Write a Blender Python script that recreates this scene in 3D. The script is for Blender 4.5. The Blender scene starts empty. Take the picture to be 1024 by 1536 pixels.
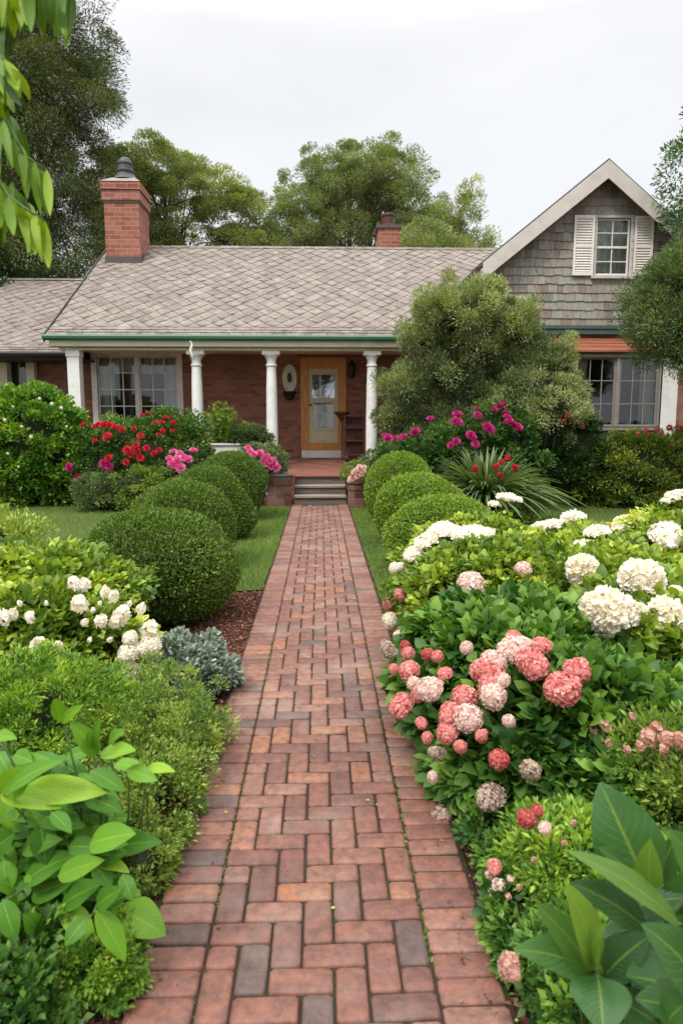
import bpy, math, random
import numpy as np
from mathutils import Vector, Matrix, Euler
rng = np.random.default_rng(7); random.seed(7)
R = math.radians
SC = bpy.context.scene
COL = SC.collection
# ------------------------------------------------------------------ camera
F = 1041.0; PITCH = math.atan(138 / F); YAW = math.atan(31 / F); H = 1.69
cd = bpy.data.cameras.new("camera"); cam = bpy.data.objects.new("camera", cd); COL.objects.link(cam)
cam.location = (0, 0, H); cam.rotation_euler = (math.pi / 2 - PITCH, 0, -YAW)
cd.sensor_fit = 'VERTICAL'; cd.sensor_height = 36; cd.lens = 36 * F / 1536
cd.clip_start = 0.05; cd.clip_end = 2000
cd.dof.use_dof = True; cd.dof.focus_distance = 7.5; cd.dof.aperture_fstop = 4.0
SC.camera = cam
# ------------------------------------------------------------------ world, sun, exposure
SUN_EL, SUN_AZ = R(52), R(215)       # azimuth clockwise from +Y: behind the camera, to its left
w = bpy.data.worlds.new("World"); SC.world = w; w.use_nodes = True
nt = w.node_tree; nt.nodes.clear(); N = nt.nodes.new; L = nt.links.new
out = N('ShaderNodeOutputWorld'); sky = N('ShaderNodeTexSky'); sky.sky_type = 'NISHITA'; sky.sun_disc = False
sky.sun_elevation = SUN_EL; sky.sun_rotation = SUN_AZ; sky.dust_density = 2.0
b1 = N('ShaderNodeBackground'); b1.inputs[1].default_value = 0.12; L(sky.outputs[0], b1.inputs[0])
tc = N('ShaderNodeTexCoord'); mp = N('ShaderNodeMapping'); mp.inputs['Scale'].default_value = (1.2, 1.2, 3.5)
nz = N('ShaderNodeTexNoise'); nz.inputs['Scale'].default_value = 1.6; nz.inputs['Detail'].default_value = 5; nz.inputs['Roughness'].default_value = .5
rp = N('ShaderNodeValToRGB'); rp.color_ramp.elements[0].position = .3; rp.color_ramp.elements[0].color = (.80, .81, .84, 1)
rp.color_ramp.elements[1].position = .62; rp.color_ramp.elements[1].color = (.95, .955, .965, 1)
L(tc.outputs['Generated'], mp.inputs[0]); L(mp.outputs[0], nz.inputs['Vector']); L(nz.outputs[0], rp.inputs[0])
b2 = N('ShaderNodeBackground'); b2.inputs[1].default_value = 1.0; L(rp.outputs[0], b2.inputs[0])
sx = N('ShaderNodeSeparateXYZ'); L(tc.outputs['Generated'], sx.inputs[0]); mr = N('ShaderNodeMapRange'); L(sx.outputs[2], mr.inputs[0])
for i, v in ((1, .46), (2, 1.0), (3, .69), (4, 2.6)): mr.inputs[i].default_value = v     # an overcast sky is brighter overhead than near the horizon
L(mr.outputs[0], b2.inputs[1])
mx = N('ShaderNodeMixShader'); mx.inputs[0].default_value = .93; L(b1.outputs[0], mx.inputs[1]); L(b2.outputs[0], mx.inputs[2]); L(mx.outputs[0], out.inputs[0])
sd = bpy.data.lights.new("sun", 'SUN'); sd.energy = 1.5; sd.angle = R(14); sd.color = (1, .96, .9)
sun = bpy.data.objects.new("sun", sd); COL.objects.link(sun)
sdir = Vector((math.sin(SUN_AZ) * math.cos(SUN_EL), math.cos(SUN_AZ) * math.cos(SUN_EL), math.sin(SUN_EL)))
sun.rotation_euler = sdir.to_track_quat('Z', 'Y').to_euler(); sun.location = (0, 0, 30)
SC.view_settings.view_transform = 'Standard'; SC.view_settings.look = 'None'; SC.view_settings.exposure = 0.66; SC.view_settings.gamma = 1
SC.render.film_transparent = False
SC.cycles.max_bounces = 6; SC.cycles.transparent_max_bounces = 8; SC.cycles.diffuse_bounces = 4
# ------------------------------------------------------------------ placing helpers
RM = np.array(Euler(cam.rotation_euler).to_matrix())
def ray(px, py): return RM @ np.array([(px - 512) / F, -(py - 768) / F, -1.0])
def at(px, py, Y):
    v = ray(px, py); t = Y / v[1]; return np.array([v[0] * t, Y, H + v[2] * t])
def atx(px, Y): return at(px, 630, Y)[0]
def atz(py, Y, px=512): return at(px, py, Y)[2]
def on_bush(px, py, C, Rr):
    v = ray(px, py); o = np.array([0, 0, H]) - np.array(C); Rr = np.array(Rr)
    a = v / Rr; b = o / Rr; A = a @ a; B = 2 * a @ b; Cc = b @ b - 1; D = B * B - 4 * A * Cc
    t = (-B - math.sqrt(D)) / (2 * A) if D > 0 else -B / (2 * A)
    return np.array([0, 0, H]) + v * t
# ------------------------------------------------------------------ materials
def nodes(name):
    m = bpy.data.materials.new(name); m.use_nodes = True; n = m.node_tree; n.nodes.clear(); return m, n
def ramp(n, stops, fac):
    r = n.nodes.new('ShaderNodeValToRGB'); e = r.color_ramp.elements
    while len(e) < len(stops): e.new(.5)
    for i, (p, c) in enumerate(stops): e[i].position = p; e[i].color = (*c, 1)
    n.links.new(fac, r.inputs[0]); return r.outputs[0]
def mixc(n, fac, a, b, mode='MIX'):
    m = n.nodes.new('ShaderNodeMix'); m.data_type = 'RGBA'; m.blend_type = mode
    if hasattr(fac, 'is_output'): n.links.new(fac, m.inputs[0])
    else: m.inputs[0].default_value = fac
    for s, v in ((6, a), (7, b)):
        if hasattr(v, 'is_output'): n.links.new(v, m.inputs[s])
        else: m.inputs[s].default_value = (*v, 1)
    return m.outputs[2]
def math_(n, op, a, b=0.0, c=None):
    m = n.nodes.new('ShaderNodeMath'); m.operation = op
    for i, v in enumerate([a, b] + ([c] if c is not None else [])):
        if hasattr(v, 'is_output'): n.links.new(v, m.inputs[i])
        else: m.inputs[i].default_value = v
    return m.outputs[0]
def noise(n, scale, detail=4, rough=.6, vec=None, dim=None):
    t = n.nodes.new('ShaderNodeTexNoise'); t.inputs['Scale'].default_value = scale; t.inputs['Detail'].default_value = detail; t.inputs['Roughness'].default_value = rough
    if vec is None: vec = objco(n)
    n.links.new(vec, t.inputs['Vector']); return t.outputs[0]
def objco(n): return n.nodes.new('ShaderNodeTexCoord').outputs['Object']
def mapping(n, vec, scale):
    m = n.nodes.new('ShaderNodeMapping'); m.inputs['Scale'].default_value = scale; n.links.new(vec, m.inputs[0]); return m.outputs[0]
def attr(n, name):
    a = n.nodes.new('ShaderNodeAttribute'); a.attribute_name = name; return a.outputs['Fac']
def bsdf(n, col, rough=.6, spec=.4, metal=0, bump=None, bs=.3, bd=.01):
    p = n.nodes.new('ShaderNodeBsdfPrincipled')
    for k, v in (('Base Color', col), ('Roughness', rough), ('Specular IOR Level', spec), ('Metallic', metal)):
        if hasattr(v, 'is_output'): n.links.new(v, p.inputs[k])
        else: p.inputs[k].default_value = (*v, 1) if k == 'Base Color' else v
    if bump is not None:
        b = n.nodes.new('ShaderNodeBump'); b.inputs['Strength'].default_value = bs; b.inputs['Distance'].default_value = bd
        n.links.new(bump, b.inputs['Height']); n.links.new(b.outputs[0], p.inputs['Normal'])
    return p
def finish(n, sh):
    o = n.nodes.new('ShaderNodeOutputMaterial'); n.links.new(sh, o.inputs[0])
def leafmat(name, cols, trans=.3, rough=.5, spec=.4, tcol=(1.35, 1.3, .4), veins=False):
    m, n = nodes(name)
    c = ramp(n, [(i / (len(cols) - 1), q) for i, q in enumerate(cols)], attr(n, 'tint'))
    bump = None
    if veins:
        lu, lv = attr(n, 'lu'), attr(n, 'lv'); au = math_(n, 'ABSOLUTE', lu)
        s = math_(n, 'SINE', math_(n, 'SUBTRACT', math_(n, 'MULTIPLY', lv, 62.0), math_(n, 'MULTIPLY', au, 20.0)))
        s = math_(n, 'POWER', math_(n, 'MULTIPLY_ADD', s, .5, .5), 6.0)
        mid = math_(n, 'LESS_THAN', au, .05)
        v = math_(n, 'MAXIMUM', math_(n, 'MULTIPLY', s, .04), math_(n, 'MULTIPLY', mid, .3))
        c = mixc(n, v, c, (cols[-1][0] * 1.5, cols[-1][1] * 1.3, cols[-1][2] * 1.6))
        blot = noise(n, 14, 4); c = mixc(n, math_(n, 'MULTIPLY', blot, .35), c, (cols[0][0] * .8, cols[0][1] * .75, cols[0][2] * .7))
        bump = math_(n, 'SUBTRACT', noise(n, 60, 2), math_(n, 'MULTIPLY', s, .8))
    p = bsdf(n, c, rough, spec, bump=bump, bs=.22, bd=.004)
    t = n.nodes.new('ShaderNodeBsdfTranslucent'); n.links.new(mixc(n, 1.0, c, tcol, 'MULTIPLY'), t.inputs[0])
    x = n.nodes.new('ShaderNodeMixShader'); x.inputs[0].default_value = trans
    n.links.new(p.outputs[0], x.inputs[1]); n.links.new(t.outputs[0], x.inputs[2]); finish(n, x.outputs[0]); return m
def plain(name, col, rough=.6, spec=.4, var=.15, scale=6, bs=.15, metal=0, grime=None):
    m, n = nodes(name); f = noise(n, scale, 6)
    c = mixc(n, f, tuple(v * (1 - var) for v in col), tuple(min(1, v * (1 + var)) for v in col))
    if grime:
        g = ramp(n, [(.48, (0, 0, 0)), (.72, (1, 1, 1))], noise(n, scale * .7 + 1, 8, .7)); c = mixc(n, math_(n, 'MULTIPLY', g, .55), c, grime)
    p = bsdf(n, c, rough, spec, metal, noise(n, scale * 12, 4), bs, .004); finish(n, p.outputs[0]); return m
def woodmat(name, c0, c1, rough=.5, axis=2):
    m, n = nodes(name); s = [22, 22, 22]; s[axis] = 1.6
    f = noise(n, 1.5, 8, .65, mapping(n, objco(n), tuple(s)))
    c = ramp(n, [(.3, c0), (.7, c1)], f); p = bsdf(n, c, rough, .4, bump=f, bs=.3, bd=.004); finish(n, p.outputs[0]); return m
def brickmat(name, cols, mortar, bw=.215, bh=.075, ms=.01, bs=.6):
    m, n = nodes(name); oc = objco(n); sp = n.nodes.new('ShaderNodeSeparateXYZ'); n.links.new(oc, sp.inputs[0])
    cb = n.nodes.new('ShaderNodeCombineXYZ'); n.links.new(math_(n, 'ADD', sp.outputs[0], sp.outputs[1]), cb.inputs[0]); n.links.new(sp.outputs[2], cb.inputs[1])
    ws = n.nodes.new('ShaderNodeVectorMath'); ws.operation = 'ADD'; n.links.new(cb.outputs[0], ws.inputs[0])
    nn = n.nodes.new('ShaderNodeTexNoise'); nn.inputs['Scale'].default_value = 5; n.links.new(oc, nn.inputs['Vector'])
    sc = n.nodes.new('ShaderNodeVectorMath'); sc.operation = 'SCALE'; sc.inputs['Scale'].default_value = .012; n.links.new(nn.outputs[1], sc.inputs[0]); n.links.new(sc.outputs[0], ws.inputs[1])
    t = n.nodes.new('ShaderNodeTexBrick'); t.inputs['Scale'].default_value = 1; t.inputs['Brick Width'].default_value = bw; t.inputs['Row Height'].default_value = bh
    t.inputs['Mortar Size'].default_value = ms; t.inputs['Mortar Smooth'].default_value = .4; t.inputs['Bias'].default_value = 0
    t.inputs['Color1'].default_value = (0, 0, 0, 1); t.inputs['Color2'].default_value = (1, 1, 1, 1); t.inputs['Mortar'].default_value = (.5, .5, .5, 1)
    n.links.new(ws.outputs[0], t.inputs['Vector'])
    c = ramp(n, [(i / (len(cols) - 1), q) for i, q in enumerate(cols)], t.outputs[0])
    c = mixc(n, math_(n, 'MULTIPLY', noise(n, 40, 6, .7), .5), c, tuple(v * .45 for v in cols[0]))
    st = ramp(n, [(.5, (0, 0, 0)), (.75, (1, 1, 1))], noise(n, 1.3, 6, .6)); c = mixc(n, math_(n, 'MULTIPLY', st, .45), c, tuple(v * .5 for v in cols[1]))
    c = mixc(n, t.outputs[1], c, mortar)
    hgt = math_(n, 'ADD', math_(n, 'MULTIPLY', t.outputs[1], -1.0), math_(n, 'MULTIPLY', noise(n, 90, 4), .35))
    p = bsdf(n, c, .85, .25, bump=hgt, bs=bs, bd=.008); finish(n, p.outputs[0]); return m
def tintmat(name, cols, rough=.8, spec=.25, nscale=30, dark=.5, bs=.4, extra=None, const=False, stretch=None):
    m, n = nodes(name); v = mapping(n, objco(n), stretch) if stretch else objco(n)
    c = ramp(n, [(i / (len(cols) - 1), q) for i, q in enumerate(cols)], attr(n, 'tint'))
    f = noise(n, nscale, 6, .7, v); c = mixc(n, ramp(n, [(.35, (0, 0, 0)), (.75, (dark,) * 3)], f), c, tuple(x * .35 for x in cols[0]))
    if extra:
        g = ramp(n, [(.5, (0, 0, 0)), (.7, (1, 1, 1))], noise(n, extra[1], 6, .65)); c = mixc(n, math_(n, 'MULTIPLY', g, extra[2]), c, extra[0])
    p = bsdf(n, c, rough, spec, bump=noise(n, nscale * 3, 5, .7, v), bs=bs, bd=.004); finish(n, p.outputs[0]); return m
def glassmat(name='window glass', refl=1.7):
    m, n = nodes(name); tr = n.nodes.new('ShaderNodeBsdfTransparent'); tr.inputs[0].default_value = (.75, .8, .78, 1)
    g = n.nodes.new('ShaderNodeBsdfGlossy'); g.inputs['Roughness'].default_value = .03; g.inputs[0].default_value = (.85, .9, .95, 1)
    b = n.nodes.new('ShaderNodeBump'); b.inputs['Strength'].default_value = .12; b.inputs['Distance'].default_value = .02; n.links.new(noise(n, 2.5, 2), b.inputs['Height']); n.links.new(b.outputs[0], g.inputs['Normal'])
    fr = n.nodes.new('ShaderNodeFresnel'); fr.inputs[0].default_value = 1.6
    x = n.nodes.new('ShaderNodeMixShader'); n.links.new(math_(n, 'MULTIPLY_ADD', fr.outputs[0], refl, .0), x.inputs[0]); n.links.new(tr.outputs[0], x.inputs[1]); n.links.new(g.outputs[0], x.inputs[2]); finish(n, x.outputs[0]); return m
M = {}
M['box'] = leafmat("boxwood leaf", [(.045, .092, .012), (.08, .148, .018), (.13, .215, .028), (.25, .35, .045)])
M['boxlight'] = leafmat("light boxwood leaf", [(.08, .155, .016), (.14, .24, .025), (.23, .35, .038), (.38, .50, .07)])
M['hyd'] = leafmat("hydrangea leaf", [(.055, .15, .02), (.10, .23, .028), (.19, .34, .036), (.36, .50, .06)])
M['hydyel'] = leafmat("yellow green leaf", [(.09, .17, .02), (.19, .29, .03), (.32, .43, .045), (.52, .58, .09)])
M['hyddark'] = leafmat("deep green leaf", [(.026, .085, .016), (.05, .135, .022), (.09, .20, .03), (.20, .35, .05)])
M['rose'] = leafmat("rose leaf", [(.03, .09, .018), (.06, .14, .028), (.11, .2, .04), (.2, .3, .07)])
M['olive'] = leafmat("olive grey leaf", [(.08, .12, .06), (.155, .205, .095), (.27, .33, .155), (.46, .52, .26)])
M['darkleaf'] = leafmat("dark shrub leaf", [(.015, .045, .01), (.03, .08, .018), (.05, .11, .025), (.09, .17, .035)])
M['hedge'] = leafmat("hedge leaf", [(.055, .11, .017), (.11, .18, .025), (.18, .26, .035), (.34, .36, .06)])
M['fir'] = leafmat("dull evergreen leaf", [(.05, .075, .03), (.085, .12, .042), (.14, .18, .06), (.21, .24, .09)], trans=.2)
M['treeA'] = leafmat("bright tree leaf", [(.15, .20, .08), (.235, .295, .11), (.34, .41, .145), (.47, .53, .20)])
M['treeB'] = leafmat("mid tree leaf", [(.11, .155, .07), (.175, .225, .095), (.26, .32, .13), (.38, .44, .18)])
M['treeR'] = leafmat("blue green tree leaf", [(.03, .07, .03), (.055, .12, .04), (.09, .17, .055), (.17, .26, .09)])
M['shr'] = leafmat("fine shrub leaf", [(.06, .11, .045), (.10, .16, .06), (.16, .22, .08), (.27, .33, .13)])
M['grey'] = leafmat("silver leaf", [(.11, .15, .10), (.19, .235, .165), (.30, .35, .27), (.42, .47, .38)], trans=.15, tcol=(1, 1.1, .8))
M['herb'] = leafmat("herb leaf", [(.08, .16, .025), (.15, .25, .035), (.24, .35, .055), (.4, .48, .11)])
M['big'] = leafmat("broad leaf", [(.035, .13, .015), (.08, .23, .018), (.17, .37, .022), (.34, .54, .035)], trans=.28, rough=.45, spec=.3, tcol=(1.2, 1.3, .35), veins=True)
M['bigdark'] = leafmat("glossy broad leaf", [(.022, .075, .02), (.045, .13, .028), (.09, .2, .035), (.26, .4, .04)], trans=.25, rough=.33, veins=True)
M['hang'] = leafmat("hanging leaf", [(.03, .09, .006), (.09, .21, .008), (.18, .33, .01), (.32, .46, .015)], trans=.33, tcol=(1.15, 1.25, .25), veins=True)
M['strap'] = leafmat("strap leaf", [(.05, .10, .045), (.09, .15, .06), (.14, .21, .08), (.24, .32, .12)])
M['grass'] = leafmat("grass blade", [(.07, .135, .025), (.12, .21, .035), (.18, .29, .05), (.3, .38, .10)], rough=.6)
M['bark'] = plain("bark", (.09, .07, .05), .9, .2, .4, 8, .8)
M['stem'] = plain("green stem", (.10, .16, .05), .6, .3, .3, 20)
M['twig'] = plain("twig", (.022, .03, .012), .9, .1, .3, 20)  # near-black green for solid bush cores: inner shade painted as colour, not real twigs
def petal(name, cols): return leafmat(name, cols, trans=.3, rough=.7, spec=.2, tcol=(1.1, 1, .95))
M['cream'] = petal("cream petal", [(.80, .76, .52), (.90, .84, .68), (.94, .90, .80), (.95, .93, .88)])
M['white'] = petal("white petal", [(.80, .78, .6), (.90, .88, .78), (.94, .93, .89), (.95, .95, .93)])
M['pink'] = petal("pink petal", [(.58, .14, .13), (.69, .22, .20), (.77, .34, .30), (.82, .52, .45)])
M['coral'] = petal("coral petal", [(.42, .05, .045), (.52, .09, .08), (.60, .15, .13), (.66, .27, .22)])
M['blush'] = petal("blush petal", [(.66, .34, .3), (.78, .55, .48), (.82, .7, .6), (.84, .76, .68)])
M['tan'] = petal("faded petal", [(.3, .22, .15), (.48, .36, .27), (.6, .47, .38), (.7, .58, .5)])
M['dusty'] = petal("dusty pink petal", [(.42, .2, .14), (.56, .3, .22), (.66, .4, .32), (.7, .5, .42)])
M['red'] = petal("red petal", [(.36, .006, .014), (.50, .012, .03), (.60, .025, .06), (.62, .06, .11)])
M['magenta'] = petal("magenta petal", [(.30, .008, .08), (.44, .015, .15), (.54, .04, .22), (.6, .1, .32)])
M['hotpink'] = petal("hot pink petal", [(.6, .04, .2), (.7, .08, .3), (.76, .2, .42), (.8, .4, .55)])
M['orange'] = petal("orange petal", [(.7, .12, .02), (.75, .2, .04), (.8, .3, .08), (.85, .4, .1)])
M['yellow'] = petal("yellow petal", [(.7, .45, .02), (.8, .55, .03), (.85, .65, .08), (.85, .7, .1)])
M['paver'] = tintmat("paving brick", [(.12, .075, .062), (.165, .068, .048), (.22, .083, .054), (.265, .105, .066), (.30, .145, .10), (.36, .14, .065)], .6, .6, 20, .9, 1.0, ((.31, .225, .175), 1.7, .55))
M['cedar'] = tintmat("weathered cedar shingle", [(.20, .19, .16), (.32, .31, .27), (.43, .42, .37), (.40, .34, .29), (.33, .23, .19)], .85, .2, 7, .85, .6, None, False, (9, 9, .8))
M['slate'] = tintmat("grey brown roof shingle", [(.17, .14, .12), (.25, .21, .18), (.30, .255, .22), (.35, .305, .27)], .9, .2, 5, .7, .6, ((.42, .37, .33), 2.6, .45))
M['brickwall'] = brickmat("brick wall", [(.22, .10, .07), (.36, .15, .095), (.46, .21, .14), (.30, .13, .09)], (.22, .16, .12), .23, .085)
M['chimbrick'] = brickmat("chimney brick", [(.25, .09, .06), (.34, .13, .09), (.40, .18, .13), (.28, .10, .07)], (.44, .26, .2), .31, .12, .007, .4)
M['floorbrick'] = brickmat("porch floor brick", [(.2, .07, .05), (.27, .1, .07), (.32, .12, .08), (.25, .09, .06)], (.14, .09, .07))
M['stonebrick'] = brickmat("pedestal brick", [(.14, .07, .055), (.22, .09, .07), (.27, .14, .11), (.2, .13, .11)], (.15, .12, .1), .3, .13, .012)
M['cream_paint'] = plain("cream paint", (.66, .65, .50), .55, .4, .1, 3, .2, grime=(.36, .36, .24))
M['white_paint'] = plain("white paint", (.78, .78, .74), .55, .4, .08, 4, .2, grime=(.48, .47, .4))
M['shutter'] = plain("shutter paint", (.78, .74, .68), .5, .4, .06, 4, .2)
M['rake'] = plain("pale trim paint", (.56, .52, .47), .6, .3, .1, 3, .2, grime=(.36, .33, .3))
M['green'] = plain("green gutter paint", (.04, .15, .085), .35, .5, .2, 4, .15)
M['darkgreen'] = plain("dark weathered green paint", (.06, .1, .09), .5, .4, .25, 3, .2)
M['copper'] = woodmat("rusty copper roof", (.20, .055, .03), (.42, .17, .09), .5, 0)
M['dark'] = plain("dark trim", (.035, .03, .028), .6, .3, .2)
M['lead'] = plain("lead flashing", (.08, .07, .065), .6, .4, .3, 5)
M['cap'] = plain("mortar cap", (.32, .28, .25), .9, .2, .25, 5, .5, grime=(.12, .1, .08))
M['pot'] = plain("chimney pot", (.05, .055, .058), .5, .5, .3, 6, .3)
M['frame_grey'] = plain("weathered grey frame", (.26, .235, .2), .7, .3, .2, 5, .3)
M['orangewood'] = woodmat("orange stained wood", (.40, .15, .03), (.70, .33, .085), .4)
M['doorcream'] = plain("door paint", (.58, .52, .34), .45, .4, .08, 4)
M['step'] = woodmat("weathered step", (.07, .06, .05), (.18, .15, .13), .8, 0)
M['tread'] = woodmat("tread stone", (.2, .15, .12), (.34, .27, .22), .8, 0)
M['darkwood'] = woodmat("dark wood", (.04, .015, .01), (.12, .04, .02), .4)
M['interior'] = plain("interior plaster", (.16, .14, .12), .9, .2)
M['curtain'] = plain("curtain cloth", (.75, .73, .66), .9, .1)
M['metal'] = plain("dark metal", (.03, .03, .03), .4, .5, .2, metal=.6)
M['stonecap'] = plain("stone cap", (.22, .21, .19), .8, .3, .3, 6, .5)
M['glass'] = glassmat(); M['doorglass'] = glassmat('door glass', 7.0)
def groundmats():
    m, n = nodes("bark mulch"); f = noise(n, 45, 6, .75); c = ramp(n, [(.3, (.03, .013, .008)), (.5, (.11, .045, .028)), (.68, (.22, .1, .065))], f)
    p = bsdf(n, c, .95, .1, bump=f, bs=1, bd=.03); finish(n, p.outputs[0]); M['mulch'] = m
    m, n = nodes("lawn soil"); f = noise(n, 60, 5); c = ramp(n, [(.35, (.05, .075, .02)), (.65, (.11, .14, .04))], f); p = bsdf(n, c, .95, .1, bump=f, bs=.8, bd=.02); finish(n, p.outputs[0]); M['lawn'] = m
    m, n = nodes("sand and moss joint"); f = noise(n, 5, 5, .7); c = ramp(n, [(.52, (.045, .034, .026)), (.66, (.045, .055, .018)), (.8, (.07, .09, .02))], f)
    p = bsdf(n, c, .95, .1, bump=noise(n, 200, 3), bs=.8, bd=.01); finish(n, p.outputs[0]); M['joint'] = m
groundmats()
M['chip'] = tintmat("mulch chip", [(.05, .022, .014), (.12, .045, .028), (.22, .09, .055), (.34, .2, .13)], .9, .15, 60, .3)
# ------------------------------------------------------------------ object helpers
def tag(o, label=None, cat=None, group=None, kind=None):
    for k, v in (('label', label), ('category', cat), ('group', group), ('kind', kind)):
        if v: o[k] = v
    return o
def thing(name, label, cat, loc=(0, 0, 0), group=None):
    o = bpy.data.objects.new(name, None); COL.objects.link(o); o.location = [float(v) for v in loc]; o.empty_display_size = .1
    return tag(o, label, cat, group)
def link(name, me, parent=None, loc=None, rot=None, scale=None):
    o = bpy.data.objects.new(name, me); COL.objects.link(o)
    if parent is not None: o.parent = parent
    if loc is not None: o.location = [float(v) for v in loc]
    if rot is not None: o.rotation_euler = rot
    if scale is not None: o.scale = scale
    return o
def mesh_np(name, V, Fs, mats, smooth=False, attrs=None, mi=None):
    Fs = [f for f in Fs if len(f)]
    me = bpy.data.meshes.new(name); me.vertices.add(len(V)); me.vertices.foreach_set('co', np.ascontiguousarray(V, dtype=np.float32).ravel())
    lv = np.concatenate([f.ravel() for f in Fs]).astype(np.int32); tot = np.concatenate([np.full(len(f), f.shape[1]) for f in Fs]); st = np.concatenate([[0], np.cumsum(tot)[:-1]]).astype(np.int32)
    me.loops.add(len(lv)); me.loops.foreach_set('vertex_index', lv); me.polygons.add(len(st)); me.polygons.foreach_set('loop_start', st)
    if smooth: me.polygons.foreach_set('use_smooth', np.ones(len(st), dtype=bool))
    if mi is not None: me.polygons.foreach_set('material_index', np.concatenate(mi).astype(np.int32))
    for m in (mats if isinstance(mats, list) else [mats]): me.materials.append(m)
    for k, a in (attrs or {}).items():
        at_ = me.attributes.new(k, 'FLOAT', 'POINT'); at_.data.foreach_set('value', np.ascontiguousarray(a, dtype=np.float32))
    me.update(calc_edges=True); return me
class MB:
    def __init__(s): s.v = []; s.f = []; s.t = []; s.tint = .5
    def add(s, vs, fs):
        b = len(s.v); s.v += [tuple(map(float, p)) for p in vs]; s.f += [tuple(b + i for i in f) for f in fs]; s.t += [s.tint] * len(vs); return s
    def box(s, x0, x1, y0, y1, z0, z1):
        return s.add([(x0, y0, z0), (x1, y0, z0), (x1, y1, z0), (x0, y1, z0), (x0, y0, z1), (x1, y0, z1), (x1, y1, z1), (x0, y1, z1)],
                     [(0, 3, 2, 1), (4, 5, 6, 7), (0, 1, 5, 4), (1, 2, 6, 5), (2, 3, 7, 6), (3, 0, 4, 7)])
    def prism(s, poly, d):      # polygon (ccw seen from -d side) extruded by vector d
        n = len(poly); d = np.array(d); a = [np.array(p) for p in poly]; b = [p + d for p in a]
        return s.add(a + b, [tuple(range(n))[::-1] if 0 else tuple(range(n)), tuple(range(2 * n - 1, n - 1, -1))] + [(i, i + n, (i + 1) % n + n, (i + 1) % n) for i in range(n)])
    def lathe(s, prof, c, seg=20):
        vs = []; fs = []
        for r, z in prof:
            for i in range(seg): a = 2 * math.pi * i / seg; vs.append((c[0] + r * math.cos(a), c[1] + r * math.sin(a), c[2] + z))
        for j in range(len(prof) - 1):
            for i in range(seg): k = (i + 1) % seg; fs.append((j * seg + i, j * seg + k, (j + 1) * seg + k, (j + 1) * seg + i))
        fs.append(tuple(range(seg))[::-1]); fs.append(tuple((len(prof) - 1) * seg + i for i in range(seg))); return s.add(vs, fs)
    def tube(s, pts, rad, seg=6):
        pts = [np.array(p, dtype=float) for p in pts]; vs = []; fs = []
        for i, p in enumerate(pts):
            d = pts[min(i + 1, len(pts) - 1)] - pts[max(i - 1, 0)]; d /= np.linalg.norm(d) + 1e-9
            u = np.cross(d, (0.3, 1, .1)); u /= np.linalg.norm(u) + 1e-9; v = np.cross(d, u); r = rad[i] if hasattr(rad, '__len__') else rad
            for k in range(seg): a = 2 * math.pi * k / seg; vs.append(p + r * (math.cos(a) * u + math.sin(a) * v))
        for i in range(len(pts) - 1):
            for k in range(seg): q = (k + 1) % seg; fs.append((i * seg + k, i * seg + q, (i + 1) * seg + q, (i + 1) * seg + k))
        fs.append(tuple((len(pts) - 1) * seg + k for k in range(seg))); fs.append(tuple(range(seg))[::-1]); return s.add(vs, fs)
    def mesh(s, name, mat, smooth=False):
        me = bpy.data.meshes.new(name); me.from_pydata(s.v, [], s.f); me.materials.append(mat)
        a = me.attributes.new('tint', 'FLOAT', 'POINT'); a.data.foreach_set('value', s.t)
        if smooth: me.polygons.foreach_set('use_smooth', [True] * len(me.polygons))
        me.update(); return me
    def build(s, name, mat, parent=None, smooth=False, bevel=0):
        o = link(name, s.mesh(name, mat, smooth), parent)
        if bevel:
            b = o.modifiers.new('bevel', 'BEVEL'); b.width = bevel; b.segments = 2; b.limit_method = 'ANGLE'
        return o
# ------------------------------------------------------------------ foliage
def unit(a): return a / (np.linalg.norm(a, axis=-1, keepdims=True) + 1e-9)
LEAF = (np.array([(0, 0, 0), (.26, .42, .07), (.0, 1, -.03), (-.26, .42, .07)]), [np.array([(0, 1, 2), (0, 2, 3)])])
def gridleaf(nl, nw, width, fold=.15, droop=.15, p=.42, wave=0.0):
    vs = []; 
    for i in range(nl + 1):
        t = i / nl; prof = (math.sin(math.pi * t ** (math.log(.5) / math.log(p))) ** .8 if 0 < t < 1 else 0); wd = max(.012, width * prof)
        for j in range(nw + 1):
            u = j / nw * 2 - 1; vs.append((u * wd, t, fold * abs(u) * wd - droop * t * t + wave * math.sin(t * 14 + u) * abs(u) * wd))
    f = [(i * (nw + 1) + j, i * (nw + 1) + j + 1, (i + 1) * (nw + 1) + j + 1, (i + 1) * (nw + 1) + j) for i in range(nl) for j in range(nw)]
    return np.array(vs), [np.array(f)]
MID = gridleaf(4, 2, .30, .35, .22)
OVAL = gridleaf(3, 2, .36, .25, .1, .5)
PETAL = (np.array([(0, 0, 0), (.38, .55, .10), (.22, 1, .04), (-.22, 1, .04), (-.38, .55, .10)]), [np.array([(0, 1, 2, 3, 4)])])
BLADE = (np.array([(-.5, 0, 0), (.5, 0, 0), (0, 1, 0)]), [np.array([(0, 1, 2)])])
def scatter(T, P, D, Nn, S, W=1.0):
    V0, F0 = T; n = len(P); D = unit(D); X = unit(np.cross(D, Nn)); Z = np.cross(X, D)
    S = np.broadcast_to(np.asarray(S, dtype=float), (n,)); W = np.broadcast_to(np.asarray(W, dtype=float), (n,))
    V = P[:, None, :] + S[:, None, None] * (V0[None, :, 0:1] * W[:, None, None] * X[:, None, :] + V0[None, :, 1:2] * D[:, None, :] + V0[None, :, 2:3] * Z[:, None, :])
    k = len(V0); Fs = [(f[None] + (np.arange(n) * k)[:, None, None]).reshape(-1, f.shape[1]) for f in F0]
    return V.reshape(-1, 3), Fs, k
def rdir(n): return unit(rng.normal(size=(n, 3)))
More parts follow.
